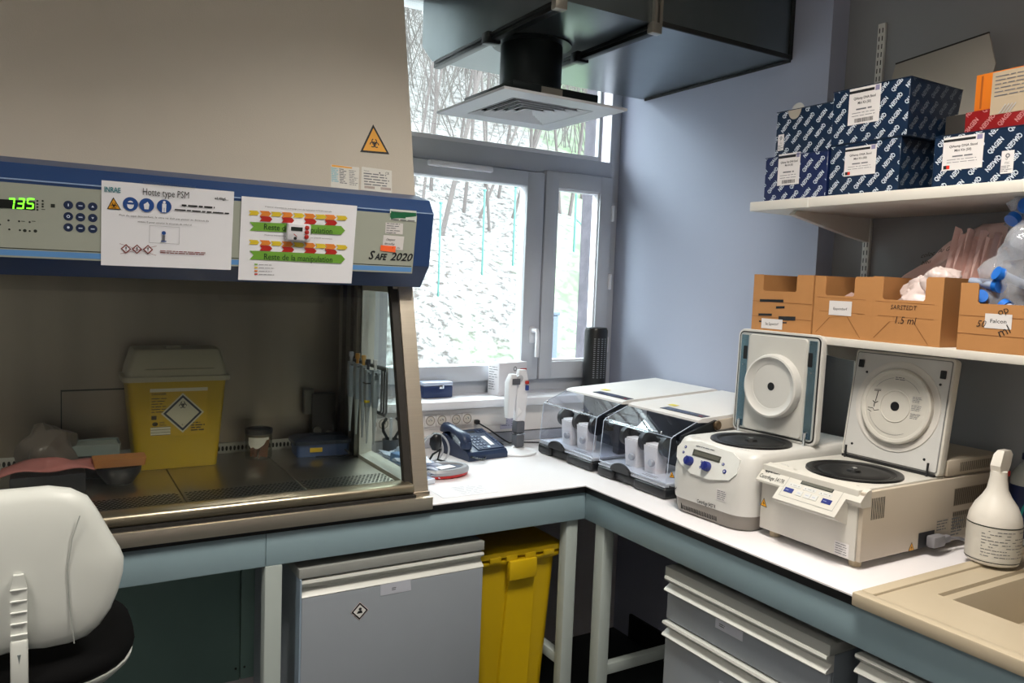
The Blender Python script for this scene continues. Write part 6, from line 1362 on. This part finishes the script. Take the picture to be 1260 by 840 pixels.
# oval tower with a row of slots
part('body', MB(mat('tower_black', '#0f1012', .35)).loft([ov(.055, .050, .0), ov(.058, .053, .006), ov(.058, .053, .018), ov(.052, .047, .022), ov(.052, .047, .262), ov(.046, .042, .274)]), t, smooth=40)
ms = mat('tower_slot_grey', '#8b8d92', .4)
for c_ in range(4):
    a = -2.25+c_*.33; m = MB(ms)
    for k in range(20):
        z = .06+k*.0088; p0 = Vector((.0525*math.cos(a-.08), .0475*math.sin(a-.08), z)); p1 = Vector((.0525*math.cos(a+.08), .0475*math.sin(a+.08), z)); m.bar(p0, p1, .0012, .0028)
    part('slot_column', m, t, smooth=0)
part('switch', MB(mat('switch_white', '#c9c9c9', .4)).box(-.040, -.030, -.042, -.036, .004, .022, .001), t); part('power_lead', MB(black_plastic).tube([(-.05, -.02, .006), (-.10, -.03, .004), (-.13, -.028, .004)], .004, 7), t)
# ---- by the sink
t = thing('spray_bottle', 'white trigger spray bottle with a red nozzle tip on the sink top', 'spray bottle', (1.985, 1.002, .9146))
wb = mat('bottle_white', '#dcd8d0', .35, noise=.02)
part('bottle', MB(wb).lathe([(.050, 0), (.057, .004), (.059, .012), (.059, .098), (.056, .116), (.046, .140), (.032, .160), (.023, .178), (.019, .205), (.018, .222), (.014, .224)], seg=40), t, smooth=35)
m = MB(mat('bottle_label', '#c9c6bd', .5)).lathe([(.0594, .014), (.0594, .094)], seg=40, cap=False); lb = part('label', m, t); part('label_line', MB(mat('label_green_black', '#16221e', .5)).lathe([(.0597, .094), (.0597, .097)], seg=40, cap=False), lb); part('label_line', MB(mat('label_green_black', '#16221e')).lathe([(.0597, .010), (.0597, .012)], seg=40, cap=False), lb)
m = MB(grey_ink); rd = random.Random(2)
for row in range(9):
    z = .085-row*.0075; a = -3.1
    while a < -1.2:
        l_ = rd.uniform(.05, .22)
        if rd.random() < .72: m.add([(.0599*math.cos(a), .0599*math.sin(a), z), (.0599*math.cos(a+l_), .0599*math.sin(a+l_), z), (.0599*math.cos(a+l_), .0599*math.sin(a+l_), z+.0018), (.0599*math.cos(a), .0599*math.sin(a), z+.0018)], [(0, 1, 2, 3)])
        a += l_+.03
part('label_print', m, lb, smooth=0)
hd = part('trigger_head', MB(wb).loft([[(-.016, -.012, .222), (.018, -.012, .222), (.018, .012, .222), (-.016, .012, .222)], [(-.020, -.012, .236), (.026, -.012, .236), (.026, .012, .236), (-.020, .012, .236)], [(-.010, -.011, .262), (.036, -.010, .262), (.036, .010, .262), (-.010, .011, .262)], [(.000, -.008, .272), (.030, -.008, .272), (.030, .008, .272), (.000, .008, .272)]]), t, smooth=30)
hd.rotation_euler = (0, 0, 0)
part('nozzle', MB(mat('nozzle_red', '#c9201b', .4)).box(.0185, .034, -.010, .010, .208, .2215, .002), t)
part('trigger', MB(wb).tube([(.028, 0, .208), (.036, 0, .190), (.030, 0, .165), (.020, 0, .145)], .004, 8), t)
t = thing('detergent_bottle', 'pale bottle with dark blue label and cap behind the spray bottle', 'bottle', (2.215, 1.045, .9146))
part('bottle', MB(mat('bottle_grey_white', '#aab0ae', .35)).lathe([(.036, 0), (.040, .004), (.040, .165), (.037, .180), (.022, .205), (.014, .212), (.013, .220)], seg=32), t)
lb = part('label', MB(mat('label_deep_blue', '#14244f', .4)).lathe([(.0405, .02), (.0405, .155)], seg=32, cap=False), t)
m = MB(mat('label_teal', '#1d8f8a', .4)); V = []; n = 20
for ring_, mm_ in ((1.0, mat('label_teal', '#1d8f8a')),):
    for k in range(n): a = 2*PI*k/n; th = -2.2+.75*math.cos(a); V.append((.0408*math.cos(th), .0408*math.sin(th), .085+.042*math.sin(a)))
m.add(V, [tuple(range(n))]); part('label_oval', m, lb, smooth=0)
part('cap', MB(mat('cap_navy', '#101c40', .4)).lathe([(.018, .2205), (.018, .236), (.011, .238), (.011, .246)], seg=24), t)
t = thing('folded_towel_packet', 'white packet with brown print behind the spray bottle at the right edge', 'packet', (2.14, .915+.0, .9086))
part('packet', MB(mat('packet_white', '#d0ccc6', .6)).box(-.03, .06, -.06, .028, 0, .030, .006), t); g = F((-.03, 0, 0), (0, -1, 0), (0, 0, 1)); m = MB(mat('packet_red_print', '#8f4a42', .6)); m.lines(g, -.02, .004, .055, .026, 3, h=.5, seed=3); part('print', m, t, smooth=0)
